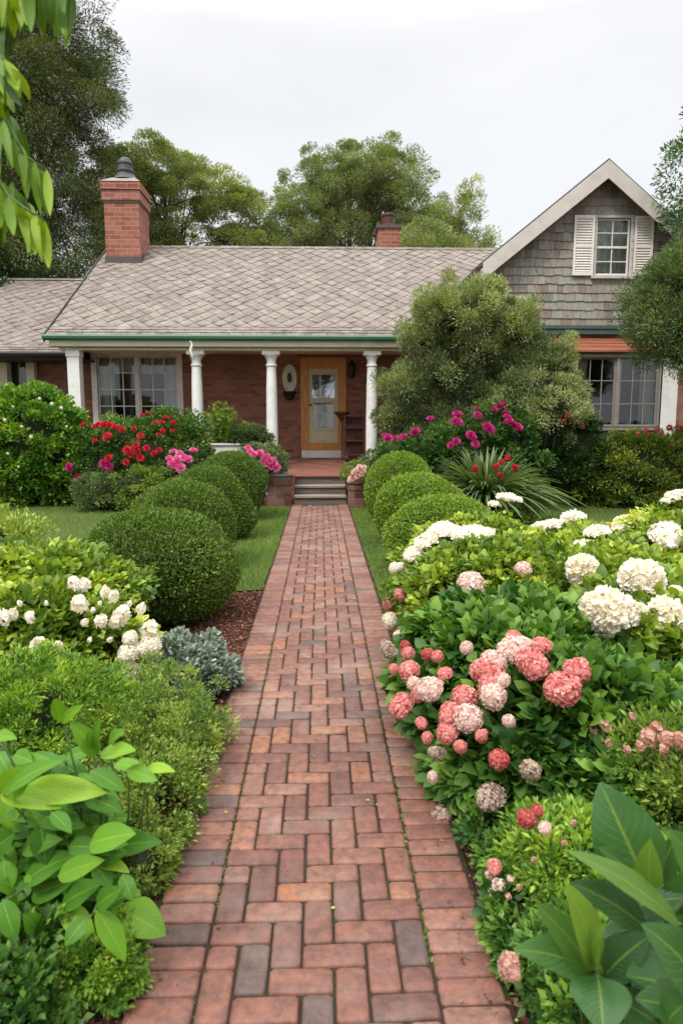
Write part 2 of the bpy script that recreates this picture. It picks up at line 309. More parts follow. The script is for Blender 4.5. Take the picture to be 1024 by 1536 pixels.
class Fol:
    def __init__(s): s.V = []; s.F = []; s.t = []; s.n = 0; s.mi = []; s.lu = []; s.lv = []
    def leaves(s, P, D, Nn, S, T=LEAF, W=1.0, tint=None):
        V, Fs, k = scatter(T, P, D, Nn, S, W); n = len(P)
        t = np.clip(rng.normal(.45, .22, n), 0, 1) if tint is None else np.clip(tint, 0, 1)
        s.raw(V, Fs, np.repeat(t, k), 0); return s
    def raw(s, V, Fs, t, mi=0, lu=None, lv=None):
        s.V.append(V); s.F += [f + s.n for f in Fs]; s.mi += [np.full(len(f), mi) for f in Fs]; s.n += len(V); s.t.append(np.broadcast_to(t, (len(V),)))
        s.lu.append(np.zeros(len(V)) if lu is None else lu); s.lv.append(np.zeros(len(V)) if lv is None else lv)
    def core(s, c, r, mi=1, seg=14):  # solid body filling a crown; its dark colour stands in for inner shade
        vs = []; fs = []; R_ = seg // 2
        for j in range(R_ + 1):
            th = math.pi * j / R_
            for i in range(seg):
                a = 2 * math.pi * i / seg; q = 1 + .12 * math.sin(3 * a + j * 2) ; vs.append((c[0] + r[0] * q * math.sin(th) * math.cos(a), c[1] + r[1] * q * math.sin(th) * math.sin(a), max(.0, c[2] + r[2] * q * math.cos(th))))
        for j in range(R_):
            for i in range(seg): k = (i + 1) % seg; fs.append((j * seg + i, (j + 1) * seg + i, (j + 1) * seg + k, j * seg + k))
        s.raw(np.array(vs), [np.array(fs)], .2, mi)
    def mesh(s, name, mats, smooth=False):
        att = {'tint': np.concatenate(s.t)}
        if any(x.any() for x in s.lu): att['lu'] = np.concatenate(s.lu); att['lv'] = np.concatenate(s.lv)
        return mesh_np(name, np.concatenate(s.V), s.F, mats, smooth, att, s.mi)
def lump(d, seed, n=14, amp=.12, k=9):
    g = np.random.default_rng(seed); c = unit(g.normal(size=(n, 3))); a = g.uniform(-1, 1, n) * amp
    return 1 + (np.exp(k * (d @ c.T - 1)) * a).sum(1)
def dome_pts(n, r, seed, shell=.12, amp=.06, zmin=-.35, sq=1.0):
    d = rdir(int(n * 1.7)); d = d[d[:, 2] > zmin][:n]; e = np.sign(d) * np.abs(d) ** sq; e = e / (np.abs(e) ** 2.15).sum(1, keepdims=True) ** (1 / 2.15)
    rr = lump(d, seed, 20, amp) * (1 - shell * rng.random(len(d)) ** 1.5)
    return e * rr[:, None] * np.array(r), d
def clumps(fol, C, Rd, n, per, cr, ls, T=LEAF, W=1.0, seed=0, up=.5, shell=.45, zmin=-.5, flat=.7, tvar=.2, tbase=.45, out_=1.0, droop=0.0, lsv=.25, rag=.14):
    g = np.random.default_rng(seed); d = unit(g.normal(size=(n * 3, 3))); d = d[d[:, 2] > zmin][:n]; n = len(d)
    c = np.array(C) + d * (1 - shell * g.random(n) ** 1.3 + rag * g.random(n) ** 4)[:, None] * lump(d, seed + 2, 10, .10, 5)[:, None] * np.array(Rd)
    tt = g.normal(tbase, tvar * 1.0, n); crr = cr * g.uniform(.6, 1.35, n)
    q = rdir(n * per).reshape(n, per, 3); q = unit(q + .35 * d[:, None, :] + np.array([0, 0, .25]))
    rad = rng.random((n, per, 1)) ** .4
    P = (c[:, None] + q * rad * crr[:, None, None] * np.array([1, 1, flat])).reshape(-1, 3)
    q = q.reshape(-1, 3); dd = np.repeat(d, per, 0); m = len(P)
    D = unit(q + .5 * out_ * dd + rng.normal(size=(m, 3)) * .5 + np.array([0, 0, up * .4 - droop])); Nn = unit(np.array([0, 0, up + .4]) + q * .8 + rng.normal(size=(m, 3)) * .45)
    t = np.repeat(tt, per) + rng.normal(0, tvar, m)
    S = ls * rng.uniform(1 - lsv * 1.6, 1 + lsv * 1.6, m); ok = P[:, 2] > 0.015
    fol.leaves(P[ok], D[ok], Nn[ok], S[ok], T, W, t[ok]); return c
def twigs(c, base, mat, parent, name='stem', r=.012, n=20, seg=5, up=.5):
    mb = MB(); idx = rng.choice(len(c), min(n, len(c)), replace=False)
    for i in idx:
        e = c[i]; b = np.array([base[0] + random.uniform(-.08, .08), base[1] + random.uniform(-.08, .08), 0]); m = (b + e) / 2 + np.array([0, 0, up * np.linalg.norm(e - b) * .2]); m[:2] = b[:2] * .6 + e[:2] * .4
        mb.tube([b, m, e], [r, r * .7, r * .3], seg)
    return mb.build(name, mat, parent, True)
# flower meshes, unit radius
def florets(n, shape, fs, petals=4, jitter=.25, zmin=-.6, seed=0, T=PETAL, W=1.15, cup=.25, tv=.2, tb=.5, pw=2):
    g = np.random.default_rng(seed); i = np.arange(n) + .5; ph = np.arccos(1 - (1 - zmin) * i / n); th = np.pi * (1 + 5 ** .5) * i
    d = np.stack([np.sin(ph) * np.cos(th), np.sin(ph) * np.sin(th), np.cos(ph)], 1); d = unit(d + g.normal(size=d.shape) * .06)
    P = d * np.array(shape) * (1 - .12 * g.random((n, 1)) ** 2) * lump(d, seed + 5, 12, .2, 6)[:, None]; Nn = unit(d / np.array(shape) + g.normal(size=d.shape) * jitter)
    a = unit(np.cross(Nn, g.normal(size=d.shape))); b = np.cross(Nn, a); t = g.normal(tb, tv, n); fol = Fol()
    for k in range(petals):
        an = 2 * np.pi * k / petals; D = a * math.cos(an) + b * math.sin(an) + cup * Nn
        fol.leaves(P, D, Nn, fs * g.uniform(.75, 1.25, n), T, W, t + g.normal(0, .07, n))
    return fol
def add_core(f, r, tint=.25): 
    n0 = len(f.V); f.core((0, 0, 0), r, 0, 12); f.V[-1][:, 2] = np.where(True, f.V[-1][:, 2], 0); return f
def flower_mesh(kind, mat, seed):
    if kind == 'mop': f = florets(430, (1, 1, .88), .145, 4, .35, -.8, seed, tv=.3)
    elif kind == 'ruffle': f = florets(95, (1, 1, .78), .40, 4, .5, -.6, seed, T=gridleaf(3, 2, .52, -.25, -.25, .6, .25), W=1.0, cup=.45, tv=.25)
    elif kind == 'cone': f = florets(430, (.74, .74, 1.1), .125, 4, .5, -.85, seed, tv=.3)
    elif kind == 'flat': f = florets(80, (1, 1, .45), .27, 4, .6, -.1, seed, tv=.3)
    elif kind == 'spike': f = florets(26, (.6, .6, .9), .34, 5, .5, -.7, seed)
    else:
        f = Fol(); g = np.random.default_rng(seed)
        for ring, (rr, z, el, s, n) in enumerate([(.05, .1, 1.3, .55, 5), (.12, .05, 1.0, .68, 6), (.2, 0, .65, .8, 7), (.25, -.05, .3, .9, 8), (.25, -.12, -.05, .95, 8)]):
            a = np.arange(n) * 2 * np.pi / n + ring * .5 + g.normal(0, .12, n); o = np.stack([np.cos(a), np.sin(a), 0 * a], 1)
            P = o * rr + np.array([0, 0, z]); D = o * math.cos(el) + np.array([0, 0, math.sin(el)]); Nn = -o * math.sin(el) + np.array([0, 0, math.cos(el)])
            f.leaves(P, D, Nn, s, gridleaf(3, 2, .45, -.1, -.2, .65), 1.0, g.normal(.5, .25, n))
    if kind in ('mop', 'cone', 'ruffle'):
        r = {'mop': (.8, .8, .68), 'cone': (.56, .56, .95), 'ruffle': (.72, .72, .5)}[kind]
        c = rdir(1); ic = []; 
        u = np.linspace(0, np.pi, 9); v = np.linspace(0, 2 * np.pi, 13)[:-1]; vs = np.array([(r[0] * math.sin(a) * math.cos(b), r[1] * math.sin(a) * math.sin(b), r[2] * math.cos(a)) for a in u for b in v])
        fs = np.array([(j * 12 + i, (j + 1) * 12 + i, (j + 1) * 12 + (i + 1) % 12, j * 12 + (i + 1) % 12) for j in range(8) for i in range(12)]); f.raw(vs, [fs], .15, 0)
    return f.mesh('flower_head', [mat], kind in ('ruffle', 'rose'))
FM = {}
def flower(parent, pos, r, kind, mat, label=None, out_dir=None, name='flower_head'):
    k = (kind, mat)
    if k not in FM: FM[k] = [flower_mesh(kind, M[mat], s) for s in range(4)]
    me = random.choice(FM[k]); base = Vector(parent.location); 
    d = Vector(out_dir) if out_dir is not None else Vector((random.uniform(-.3, .3), -.4, 1))
    q = d.normalized().to_track_quat('Z', 'Y').to_euler()
    q.rotate_axis('Z', random.uniform(0, 6.28))
    o = link(name, me, parent, Vector([float(x) for x in pos]) - base, q, (r * random.uniform(.85, 1.1), r * random.uniform(.85, 1.1), r * random.uniform(.85, 1.15)))
    if label: o['label'] = label
    return o
def flowers_px(parent, lst, C, Rr, kind, mat, label=None, scale=1.0):
    for px, py, rp in lst:
        p = on_bush(px, py, C, np.array(Rr) + (.09 if C[1] < 8 else .2)); d = math.hypot(p[0], p[1]); nrm = (p - np.array(C)) / np.array(Rr) ** 2; nrm = nrm / np.linalg.norm(nrm) + np.array([0, 0, .35])
        flower(parent, p, rp * d / F * scale, kind, mat, label, nrm)
# ------------------------------------------------------------------ ground
def sheet(name, poly, z, mat, kind='structure'):
    mb = MB().add([(x, y, z) for x, y in poly], [tuple(range(len(poly)))]); o = mb.build(name, mat); tag(o, kind=kind); return o
sheet('ground', [(-300, -60), (300, -60), (300, 500), (-300, 500)], -.03, M['mulch'])
PX0, PX1 = -.575, .545; CW = .1016
LAWN_L = [(-.60, 6.9), (-.60, 13.5), (-1.0, 13.7), (-2.2, 14.2), (-9, 14.4), (-16, 14.6), (-16, 6.2), (-4, 6.6), (-2.3, 7.2), (-1.4, 6.7)]
LAWN_R = [(.57, 5.6), (2.2, 6.3), (4.2, 8.0), (16, 8.6), (16, 12.9), (6.2, 13.2), (4.4, 13.9), (3.3, 13.0), (2.0, 12.4), (1.2, 13.2), (.57, 13.5)]
sheet('lawn', LAWN_L, -.016, M['lawn']); sheet('lawn', LAWN_R, -.016, M['lawn'])
sheet('distant_field', [(-300, 30), (300, 30), (300, 499), (-300, 499)], -.026, M['lawn'])
def inpoly(P, poly):
    x, y = P[:, 0], P[:, 1]; r = np.zeros(len(P), bool); n = len(poly)
    for i in range(n):
        x0, y0 = poly[i]; x1, y1 = poly[(i + 1) % n]; c = ((y0 > y) != (y1 > y)) & (x < (x1 - x0) * (y - y0) / (y1 - y0 + 1e-12) + x0); r ^= c
    return r
def grass(poly, box, dens, hgt, label):
    x0, x1, y0, y1 = box; n = int((x1 - x0) * (y1 - y0) * dens); P = np.stack([rng.uniform(x0, x1, n), rng.uniform(y0, y1, n), np.full(n, -.02)], 1)
    pl = np.array(poly); P = P[inpoly(P + np.stack([rng.normal(0, .02, n), rng.normal(0, .03, n), np.zeros(n)], 1), poly)]; n = len(P)
    D = rng.normal(size=(n, 3)) * .38 + np.array([0, 0, 1]); f = Fol()
    patch = .12 * np.sin(P[:, 0] * 2.1 + P[:, 1]) + .1 * np.sin(P[:, 1] * 3.3 - P[:, 0]); S = hgt * rng.uniform(.5, 1.25, n)
    f.leaves(P, D, rdir(n), S, BLADE, .12 * hgt / .05 * .05 / S * 1.4, np.clip(.45 + patch + rng.normal(0, .2, n), 0, 1))
    o = link('grass', f.mesh('grass', [M['grass']])); tag(o, label, 'grass', None, 'stuff')
grass(LAWN_L, (-2.4, -.57, 6.4, 13.8), 2600, .05, 'short green lawn grass in the narrow strip between path and left boxwoods')
grass(LAWN_L, (-9, -2.4, 6.4, 14.6), 1000, .05, 'short green lawn grass spreading left behind the clipped boxwoods')
grass(LAWN_R, (.55, 2.2, 5.4, 13.6), 2600, .05, 'short green lawn grass in the narrow strip right of the path')
grass(LAWN_R, (2.2, 8.5, 6.2, 14), 1000, .05, 'short bright lawn grass behind the hydrangea bed on the right')
# mulch chips
n = 26000; P = np.stack([rng.uniform(-3.2, -.5, n), rng.uniform(1.2, 7.1, n), rng.uniform(-.03, -.005, n)], 1); P = P[(P[:, 0] < PX0 - .0) & ~inpoly(P, LAWN_L)]
P2 = np.stack([rng.uniform(.5, 2.5, 9000), rng.uniform(1.2, 5.5, 9000), rng.uniform(-.03, -.005, 9000)], 1); P2 = P2[P2[:, 0] > PX1]
for PP, lb in ((P, 'reddish brown bark mulch chips left of the path'), (P2, 'reddish brown bark mulch chips right of the path')):
    f = Fol(); m = len(PP); f.leaves(PP, rng.normal(size=(m, 3)) * [1, 1, .25], rng.normal(size=(m, 3)) * .4 + [0, 0, 1], rng.uniform(.012, .042, m), (np.array([(-.2, 0, 0), (.2, .05, .03), (.15, 1, 0), (-.15, .95, .04)]), [np.array([(0, 1, 2, 3)])]), 1.0, rng.random(m) ** 1.3)
    tag(link('mulch_chips', f.mesh('mulch_chips', [M['chip']])), lb, 'mulch', None, 'stuff')
# ------------------------------------------------------------------ path
sheet('path_bed', [(PX0 - .01, -3), (PX1 + .01, -3), (PX1 + .01, 13.9), (PX0 - .01, 13.9)], -.011, M['joint'])
def path():
    V = []; Fq = []; Ft = []; T = []; nv = 0
    def brick(x0, x1, y0, y1):
        nonlocal nv
        g = .0038; x0 += g + random.uniform(-.001, .0015); x1 -= g + random.uniform(-.001, .0015); y0 += g + random.uniform(-.001, .0015); y1 -= g + random.uniform(-.001, .0015)
        cx, cy = (x0 + x1) / 2, (y0 + y1) / 2; tx, ty = random.gauss(0, .009), random.gauss(0, .009); dz = random.gauss(0, .0012) + .003 * math.sin(cy * 1.3 + cx)
        rings = [(0, -.045, .005), (0, -.009, .008), (.003, -.0032, .010), (.010, 0, .014)]; a = random.gauss(0, .008); ca, sa = math.cos(a), math.sin(a)
        tn = min(1, max(0, random.gauss(.5, .22))); 
        if random.random() < .03: tn = random.uniform(.0, .1)
        if random.random() < .08: tn = random.uniform(.85, 1)
        for ins, z, c in rings:
            X0, X1, Y0, Y1 = x0 + ins, x1 - ins, y0 + ins, y1 - ins
            for x, y in ((X0 + c, Y0), (X1 - c, Y0), (X1, Y0 + c), (X1, Y1 - c), (X1 - c, Y1), (X0 + c, Y1), (X0, Y1 - c), (X0, Y0 + c)):
                dx, dy = x - cx, y - cy; V.append((cx + ca * dx - sa * dy, cy + sa * dx + ca * dy, z + dz + tx * dx + ty * dy)); T.append(tn)
        for r_ in range(3):
            for i in range(8): k = (i + 1) % 8; Fq.append((nv + r_ * 8 + i, nv + r_ * 8 + k, nv + r_ * 8 + 8 + k, nv + r_ * 8 + 8 + i))
        Ft.append(tuple(nv + 24 + i for i in range(8))); nv += 32
    bw = .2032; y = -2.0
    while y < 13.85:
        brick(PX0, PX0 + bw, y, y + CW); y += CW
    y = -1.95
    while y < 13.85:
        brick(PX1 - bw, PX1, y, y + CW); y += CW
    ix0 = PX0 + bw; cw = (PX1 - PX0 - 2 * bw) / 7
    nj = int(15.8 / CW)
    for j in range(nj):
        for i in range(-1, 7):
            k = (i - j) % 4
            if k == 0:
                a, b = max(i, 0), min(i + 2, 7)
                if b > a: brick(ix0 + a * cw, ix0 + b * cw, -2 + j * CW, -2 + (j + 1) * CW)
            if k == 3 and i >= 0: brick(ix0 + i * cw, ix0 + (i + 1) * cw, -2 + j * CW, -2 + (j + 2) * CW)
    me = mesh_np('path', np.array(V), [np.array(Fq), np.array(Ft)], M['paver'], False, {'tint': np.array(T)}); tag(link('path', me), kind='structure')
path()
# moss tufts in the joints and along the border lines
def moss():
    n = 2000; f = Fol(); x = np.concatenate([PX0 + .2032 + rng.normal(0, .004, n // 3), PX1 - .2032 + rng.normal(0, .004, n // 2), PX1 - rng.uniform(-.01, .01, n - n // 3 - n // 2)]); y = rng.uniform(1.2, 7, n)
    keep = (np.sin(y * 3.1) + np.sin(y * 7.7 + x * 30) + rng.normal(0, .5, n)) > .1; x, y = x[keep], y[keep]; m = len(x)
    f.leaves(np.stack([x, y, np.full(m, -.008)], 1), rng.normal(size=(m, 3)) * .6 + [0, 0, 1], rdir(m), rng.uniform(.006, .014, m), LEAF, 1.3)
    n2 = 900; f2 = Fol(); xx = rng.choice([PX0 + .05, PX1 - .05], n2) + rng.normal(0, .07, n2); yy = rng.uniform(1.2, 11, n2); f2.leaves(np.stack([xx, yy, np.full(n2, .004)], 1), rng.normal(size=(n2, 3)) * [1, 1, .15], rng.normal(size=(n2, 3)) * .3 + [0, 0, 1], rng.uniform(.004, .014, n2), OVAL, 1.0, rng.random(n2))
    tag(link('path_debris', f2.mesh('path_debris', [M['chip']])), 'small crumbs of mulch and dry bits scattered over the brick path', 'debris', None, 'stuff')
    tag(link('moss', f.mesh('moss', [M['herb']])), 'green moss growing in the long joints of the brick path', 'moss', None, 'stuff')
    n = 40; P = np.stack([rng.uniform(PX0, PX1, n), rng.uniform(1.4, 9, n), np.full(n, .006)], 1); f = Fol()
    f.leaves(P, rng.normal(size=(n, 3)) * [1, 1, .1], rng.normal(size=(n, 3)) * .2 + [0, 0, 1], rng.uniform(.008, .02, n), OVAL, 1.2, rng.uniform(.5, 1, n))
    tag(link('fallen_leaves', f.mesh('fallen_leaves', [M['hydyel']])), 'tiny yellow green leaves fallen on the brick path', 'fallen leaves', None, 'stuff')
moss()
# ------------------------------------------------------------------ house
house = thing('brick_cottage', 'low red brick cottage with grey shingle roofs, white columned porch and shingled gable wing', 'house', (0, 18, 0))
HL = Vector((0, 18, 0))
def part(name, mb, mat, parent=None, bevel=0, smooth=False):
    p = parent or house
    o = mb.build(name, M[mat], p, smooth, bevel); o.location = -HL if p is house else (0, 0, 0); return o
EY, RY = 16.0, 21.2; EZ, RZ = atz(503, EY, 300), atz(372, RY, 480); MX0 = atx(76, EY); MX1 = 3.86
WY = 18.3; FY = 16.3
def wall(mb, x0, x1, z0, z1, y, th, ops):
    xs = sorted({x0, x1, *[o[0] for o in ops], *[o[1] for o in ops]}); zs = sorted({z0, z1, *[o[2] for o in ops], *[o[3] for o in ops]})
    for a, b in zip(xs, xs[1:]):
        for c, d in zip(zs, zs[1:]):
            mx_, mz_ = (a + b) / 2, (c + d) / 2
            if any(o[0] < mx_ < o[1] and o[2] < mz_ < o[3] for o in ops): continue
            mb.add([(a, y, c), (b, y, c), (b, y, d), (a, y, d)], [(0, 1, 2, 3)]); mb.add([(a, y + th, c), (b, y + th, c), (b, y + th, d), (a, y + th, d)], [(3, 2, 1, 0)])
    for a, b, c, d in list(ops) + [(x0, x1, z0, z1)]:
        mb.add([(a, y, c), (b, y, c), (b, y + th, c), (a, y + th, c), (a, y, d), (b, y, d), (b, y + th, d), (a, y + th, d)], [(0, 1, 2, 3), (4, 7, 6, 5), (0, 3, 7, 4), (1, 5, 6, 2)])
def clamp(v, a, b): return max(a, min(b, v))
def plane_shingles(name, x0, y0, z0, y1, z1, xr, kind='diamond', mat='slate'):
    Lg = math.hypot(y1 - y0, z1 - z0); v = np.array([0, (y1 - y0) / Lg, (z1 - z0) / Lg]); nrm = np.array([0, -v[2], v[1]]); O = np.array([0, y0, z0]); mb = MB()
    def P(x, s, h): return O + np.array([x, 0, 0]) + v * s + nrm * h
    eave = .42
    for r in range(3):
        x = xr(0)[0] - random.random() * .3
        while x < xr(0)[1]:
            wd = random.uniform(.28, .36); a, b = clamp(x, *xr(0)), clamp(x + wd - .008, *xr(0)); s0, s1 = r * .14 - .03, (r + 1) * .14 + .02; h = .014 + .004 * random.random()
            mb.tint = clamp(random.gauss(.42, .2), 0, 1)
            if b - a > .02: mb.add([P(a, s0, h + .012), P(b, s0, h + .012), P(b, s1, .006), P(a, s1, .006), P(a, s0, -.01), P(b, s0, -.01)], [(0, 1, 2, 3), (4, 5, 1, 0), (4, 0, 3), (5, 2, 1)])
            x += wd
    W_, H_ = .40, .47; row = 0; s = eave
    while s < Lg + H_:
        x = xr(0)[0] - W_ + (row % 2) * W_ / 2
        while x < 10:
            lo, hi = xr(clamp(s, 0, Lg))
            if x > hi + W_: break
            mb.tint = clamp(random.gauss(.5, .11), 0, 1); j = [random.gauss(0, .02) for _ in range(6)]; g = .003
            pts = [(x + j[0], s - H_ / 2 + g + j[3],   .020 + random.random() * .008), (x + W_ / 2 - g, s + j[1], .009), (x + j[2], s + H_ / 2, .003), (x - W_ / 2 + g, s + j[4], .009)]
            q = []
            for X, S, h in pts: S = clamp(S, eave - .01, Lg); lo, hi = xr(S); q.append((clamp(X, lo, hi), S, h))
            if max(p[0] for p in q) - min(p[0] for p in q) > .03 and max(p[1] for p in q) - min(p[1] for p in q) > .02:
                mb.add([P(*p) for p in q] + [P(p[0], p[1], -.004) for p in q], [(0, 1, 2, 3), (0, 4, 5, 1), (0, 3, 7, 4)])
            x += W_
        s += H_ / 2; row += 1
    return mb
def roof_slab(mb, x0, x1, y0, z0, y1, z1, t=.09):
    mb.add([(x0, y0, z0), (x1, y0, z0), (x1, y1, z1), (x0, y1, z1), (x0, y0, z0 - t), (x1, y0, z0 - t), (x1, y1, z1 - t), (x0, y1, z1 - t)],
           [(0, 1, 2, 3), (7, 6, 5, 4), (4, 5, 1, 0), (3, 2, 6, 7), (0, 3, 7, 4), (1, 5, 6, 2)])
# main roof
sl = (RZ - EZ) / (RY - EY); BY = 2 * RY - EY
def mxr(s):
    y = EY + s * (RY - EY) / math.hypot(RY - EY, RZ - EZ); return (MX0, 3.84 if y < 18.75 else 3.84 + (y - 18.75) / (RY - 18.75) * 1.9)
roof = MB()
roof.add([(MX0, EY, EZ), (3.84, EY, EZ), (3.84, 18.75, EZ + sl * 2.75), (5.7, RY, RZ), (MX0, RY, RZ)], [(0, 1, 2, 3, 4)])
roof.add([(MX0, EY, EZ - .09), (3.84, EY, EZ - .09), (3.84, 18.75, EZ + sl * 2.75 - .09), (5.7, RY, RZ - .09), (MX0, RY, RZ - .09)], [(4, 3, 2, 1, 0)])
roof.add([(MX0, EY, EZ), (MX0, RY, RZ), (MX0, RY, RZ - .09), (MX0, EY, EZ - .09), (3.84, EY, EZ), (3.84, EY, EZ - .09)], [(0, 1, 2, 3), (3, 5, 4, 0)])
roof_slab(roof, 5.7, MX0, BY, EZ, RY - .003, RZ - .002)
ro = part('roof', roof, 'slate')
ms = plane_shingles('roof', 0, EY, EZ, RY, RZ, mxr); part('shingle_course', ms, 'slate', ro)
rc = MB(); x = MX0 - .01
while x < 5.3:
    w_ = random.uniform(.28, .34); zz = .02 + random.random() * .008; rc.tint = random.gauss(.3, .15)
    rc.add([(x, RY - .13, RZ - .07 + zz), (x + w_, RY - .13, RZ - .075 + zz), (x + w_, RY, RZ + .012 + zz), (x, RY, RZ + .022 + zz), (x + w_, RY + .13, RZ - .07), (x, RY + .13, RZ - .07)], [(0, 1, 2, 3), (3, 2, 4, 5)]); x += w_ - .01
part('ridge_cap', rc, 'slate', ro)
rk = MB(); rk.prism([(MX0 - .03, EY - .02, EZ - .16), (MX0 - .03, RY, RZ - .16), (MX0 - .03, RY, RZ + .02), (MX0 - .03, EY - .02, EZ + .02)], (-.03, 0, 0)); part('rake_board', rk, 'lead', ro)
# gutter: half-round green trough
gt = MB(); prof = [(EY + .0, EZ + .0), (EY - .10, EZ + .0), (EY - .125, EZ - .03), (EY - .115, EZ - .085), (EY - .07, EZ - .115), (EY + .0, EZ - .12)]
gt.prism([(MX0 - .05, y, z) for y, z in prof], (3.84 - MX0 + .05, 0, 0)); part('gutter', gt, 'green', bevel=.004)
fb = MB().box(MX0 + .05, 3.84, EY + .02, EY + .05, EZ - .24, EZ - .095); fb.box(MX0 + .05, 3.84, EY + .05, FY - .05, EZ - .245, EZ - .215); part('fascia', fb, 'cream_paint')
# porch beam and ceiling
BT, BB = EZ - .25, atz(527, FY, 400); bm_ = MB().box(MX0 + .22, 3.84, FY - .1, FY + .1, BB, BT); bm_.box(MX0 + .20, 3.84, FY - .125, FY - .102, BT - .06, BT - .01); part('porch_beam', bm_, 'cream_paint', bevel=.004)
part('porch_ceiling', MB().box(MX0 + .22, 3.84, FY + .102, WY - .002, BB + .12, BB + .16), 'white_paint')
# floor levels
def fz(y): return .52 + (y - 14.58) * (.72 - .52) / (WY - 14.58)
# columns
def column(px, name='column'):
    x = atx(px, FY); z0 = fz(FY) - .01; z1 = BB; mb = MB(); h = z1 - z0
    mb.box(x - .17, x + .17, FY - .17, FY + .17, z0, z0 + .10)
    mb.lathe([(.155, .10), (.165, .13), (.155, .17), (.135, .20), (.132, .22), (.132, h * .33), (.122, h * .7), (.108, h - .36), (.108, h - .35), (.125, h - .34), (.132, h - .32), (.125, h - .295), (.105, h - .285), (.108, h - .21), (.13, h - .15), (.165, h - .10), (.17, h - .085)], (x, FY, z0), 24)
    mb.box(x - .2, x + .2, FY - .16, FY + .16, z1 - .085, z1 - .001)
    o = part('column', mb, 'white_paint', bevel=.003); return o
for px in (297, 408, 557): column(px)
x = atx(117, FY); part('corner_post', MB().box(x - .135, x + .135, FY - .13, FY + .13, 0, BB).box(x - .155, x + .155, FY - .15, FY + .15, BB - .14, BB - .001).box(x - .16, x + .16, FY - .155, FY + .155, .0, .3), 'white_paint', bevel=.006)
# windows
def window(x0, x1, z0, z1, y, sashes, fw, mat='cream_paint', cols=3, rows=4, bar=.022, curtain=None, sill=True, head=True, parent=None, split=None):
    """x0..x1 is the opening; the casing stands round it"""
    fr = MB(); fr.box(x0 - fw, x0, y - .03, y + .12, z0 - .02, z1 + fw).box(x1, x1 + fw, y - .03, y + .12, z0 - .02, z1 + fw).box(x0, x1, y - .027, y + .12, z1, z1 + fw)
    if head: fr.box(x0 - fw - .04, x1 + fw + .04, y - .07, y - .031, z1 + fw - .03, z1 + fw + .03)
    W_ = (x1 - x0) / sashes; mull = .085 if sashes > 1 else 0
    for i in range(1, sashes): fr.box(x0 + W_ * i - mull / 2, x0 + W_ * i + mull / 2, y + .0, y + .12, z0, z1)
    w_ = part('window', fr, mat, bevel=.003); gb = MB(); pn = MB(); st = .04
    for i in range(sashes):
        a = x0 + W_ * i + (mull / 2 if i else 0); b = x0 + W_ * (i + 1) - (mull / 2 if i < sashes - 1 else 0)
        gb.box(a, a + st, y + .04, y + .09, z0, z1).box(b - st, b, y + .04, y + .09, z0, z1).box(a + st, b - st, y + .041, y + .089, z0, z0 + st + .01).box(a + st, b - st, y + .041, y + .089, z1 - st, z1)
        zs = (z0 + z1) / 2
        if split: gb.box(a + st, b - st, y + .035, y + .092, zs - .025, zs + .025)
        for c in range(1, cols): xx = a + st + (b - a - 2 * st) * c / cols; gb.box(xx - bar / 2, xx + bar / 2, y + .05, y + .08, z0 + st, z1 - st)
        for r in range(1, rows):
            zz = z0 + (z1 - z0) * r / rows
            if split and abs(zz - zs) < .05: continue
            gb.box(a + st, b - st, y + .048, y + .082, zz - bar / 2, zz + bar / 2)
        pn.add([(a + st * .5, y + .065, z0 + st * .5), (b - st * .5, y + .065, z0 + st * .5), (b - st * .5, y + .065, z1 - st * .5), (a + st * .5, y + .065, z1 - st * .5)], [(0, 1, 2, 3)])
    part('glazing_bars', gb, 'white_paint' if mat != 'frame_grey' else 'frame_grey', w_); part('pane', pn, 'glass', w_)
    if sill: part('sill', MB().box(x0 - fw - .04, x1 + fw + .04, y - .1, y + .12, z0 - .085, z0 - .022), mat, w_, bevel=.004)
    if curtain:
        for a, b, c, d in curtain:
            cu = MB(); n = max(4, int((b - a) / .035)); pv = []
            for k in range(n + 1): xx = a + (b - a) * k / n; pv.append((xx, y + .2 + .018 * math.sin(k * 1.9) + .01 * math.sin(k * .7)))
            for k in range(n): cu.add([(pv[k][0], pv[k][1], c), (pv[k + 1][0], pv[k + 1][1], c), (pv[k + 1][0], pv[k + 1][1], d), (pv[k][0], pv[k][1], d)], [(0, 1, 2, 3)])
            part('curtain', cu, 'curtain', w_)
    return w_
wx0, wx1, wz0, wz1 = atx(149, WY), atx(268, WY), atz(634, WY, 200), atz(534, WY, 200)
dx0, dx1, dz0, dz1 = atx(451, WY), atx(519, WY), fz(WY) + .18, atz(536, WY)
# left wing window-porch and walls
LX0, LX1 = atx(25, 22.2), MX0 + .45; LEY, LRY = 17.3, 22.2; LEZ, LRZ = atz(528, LEY, 60), atz(420, LRY, 80)
bw = MB(); wall(bw, MX0 + .35, 3.86, -.1, BB + .2, WY, .25, [(wx0, wx1, wz0, wz1), (dx0 + .02, dx1 - .02, fz(WY), dz1 - .02)])
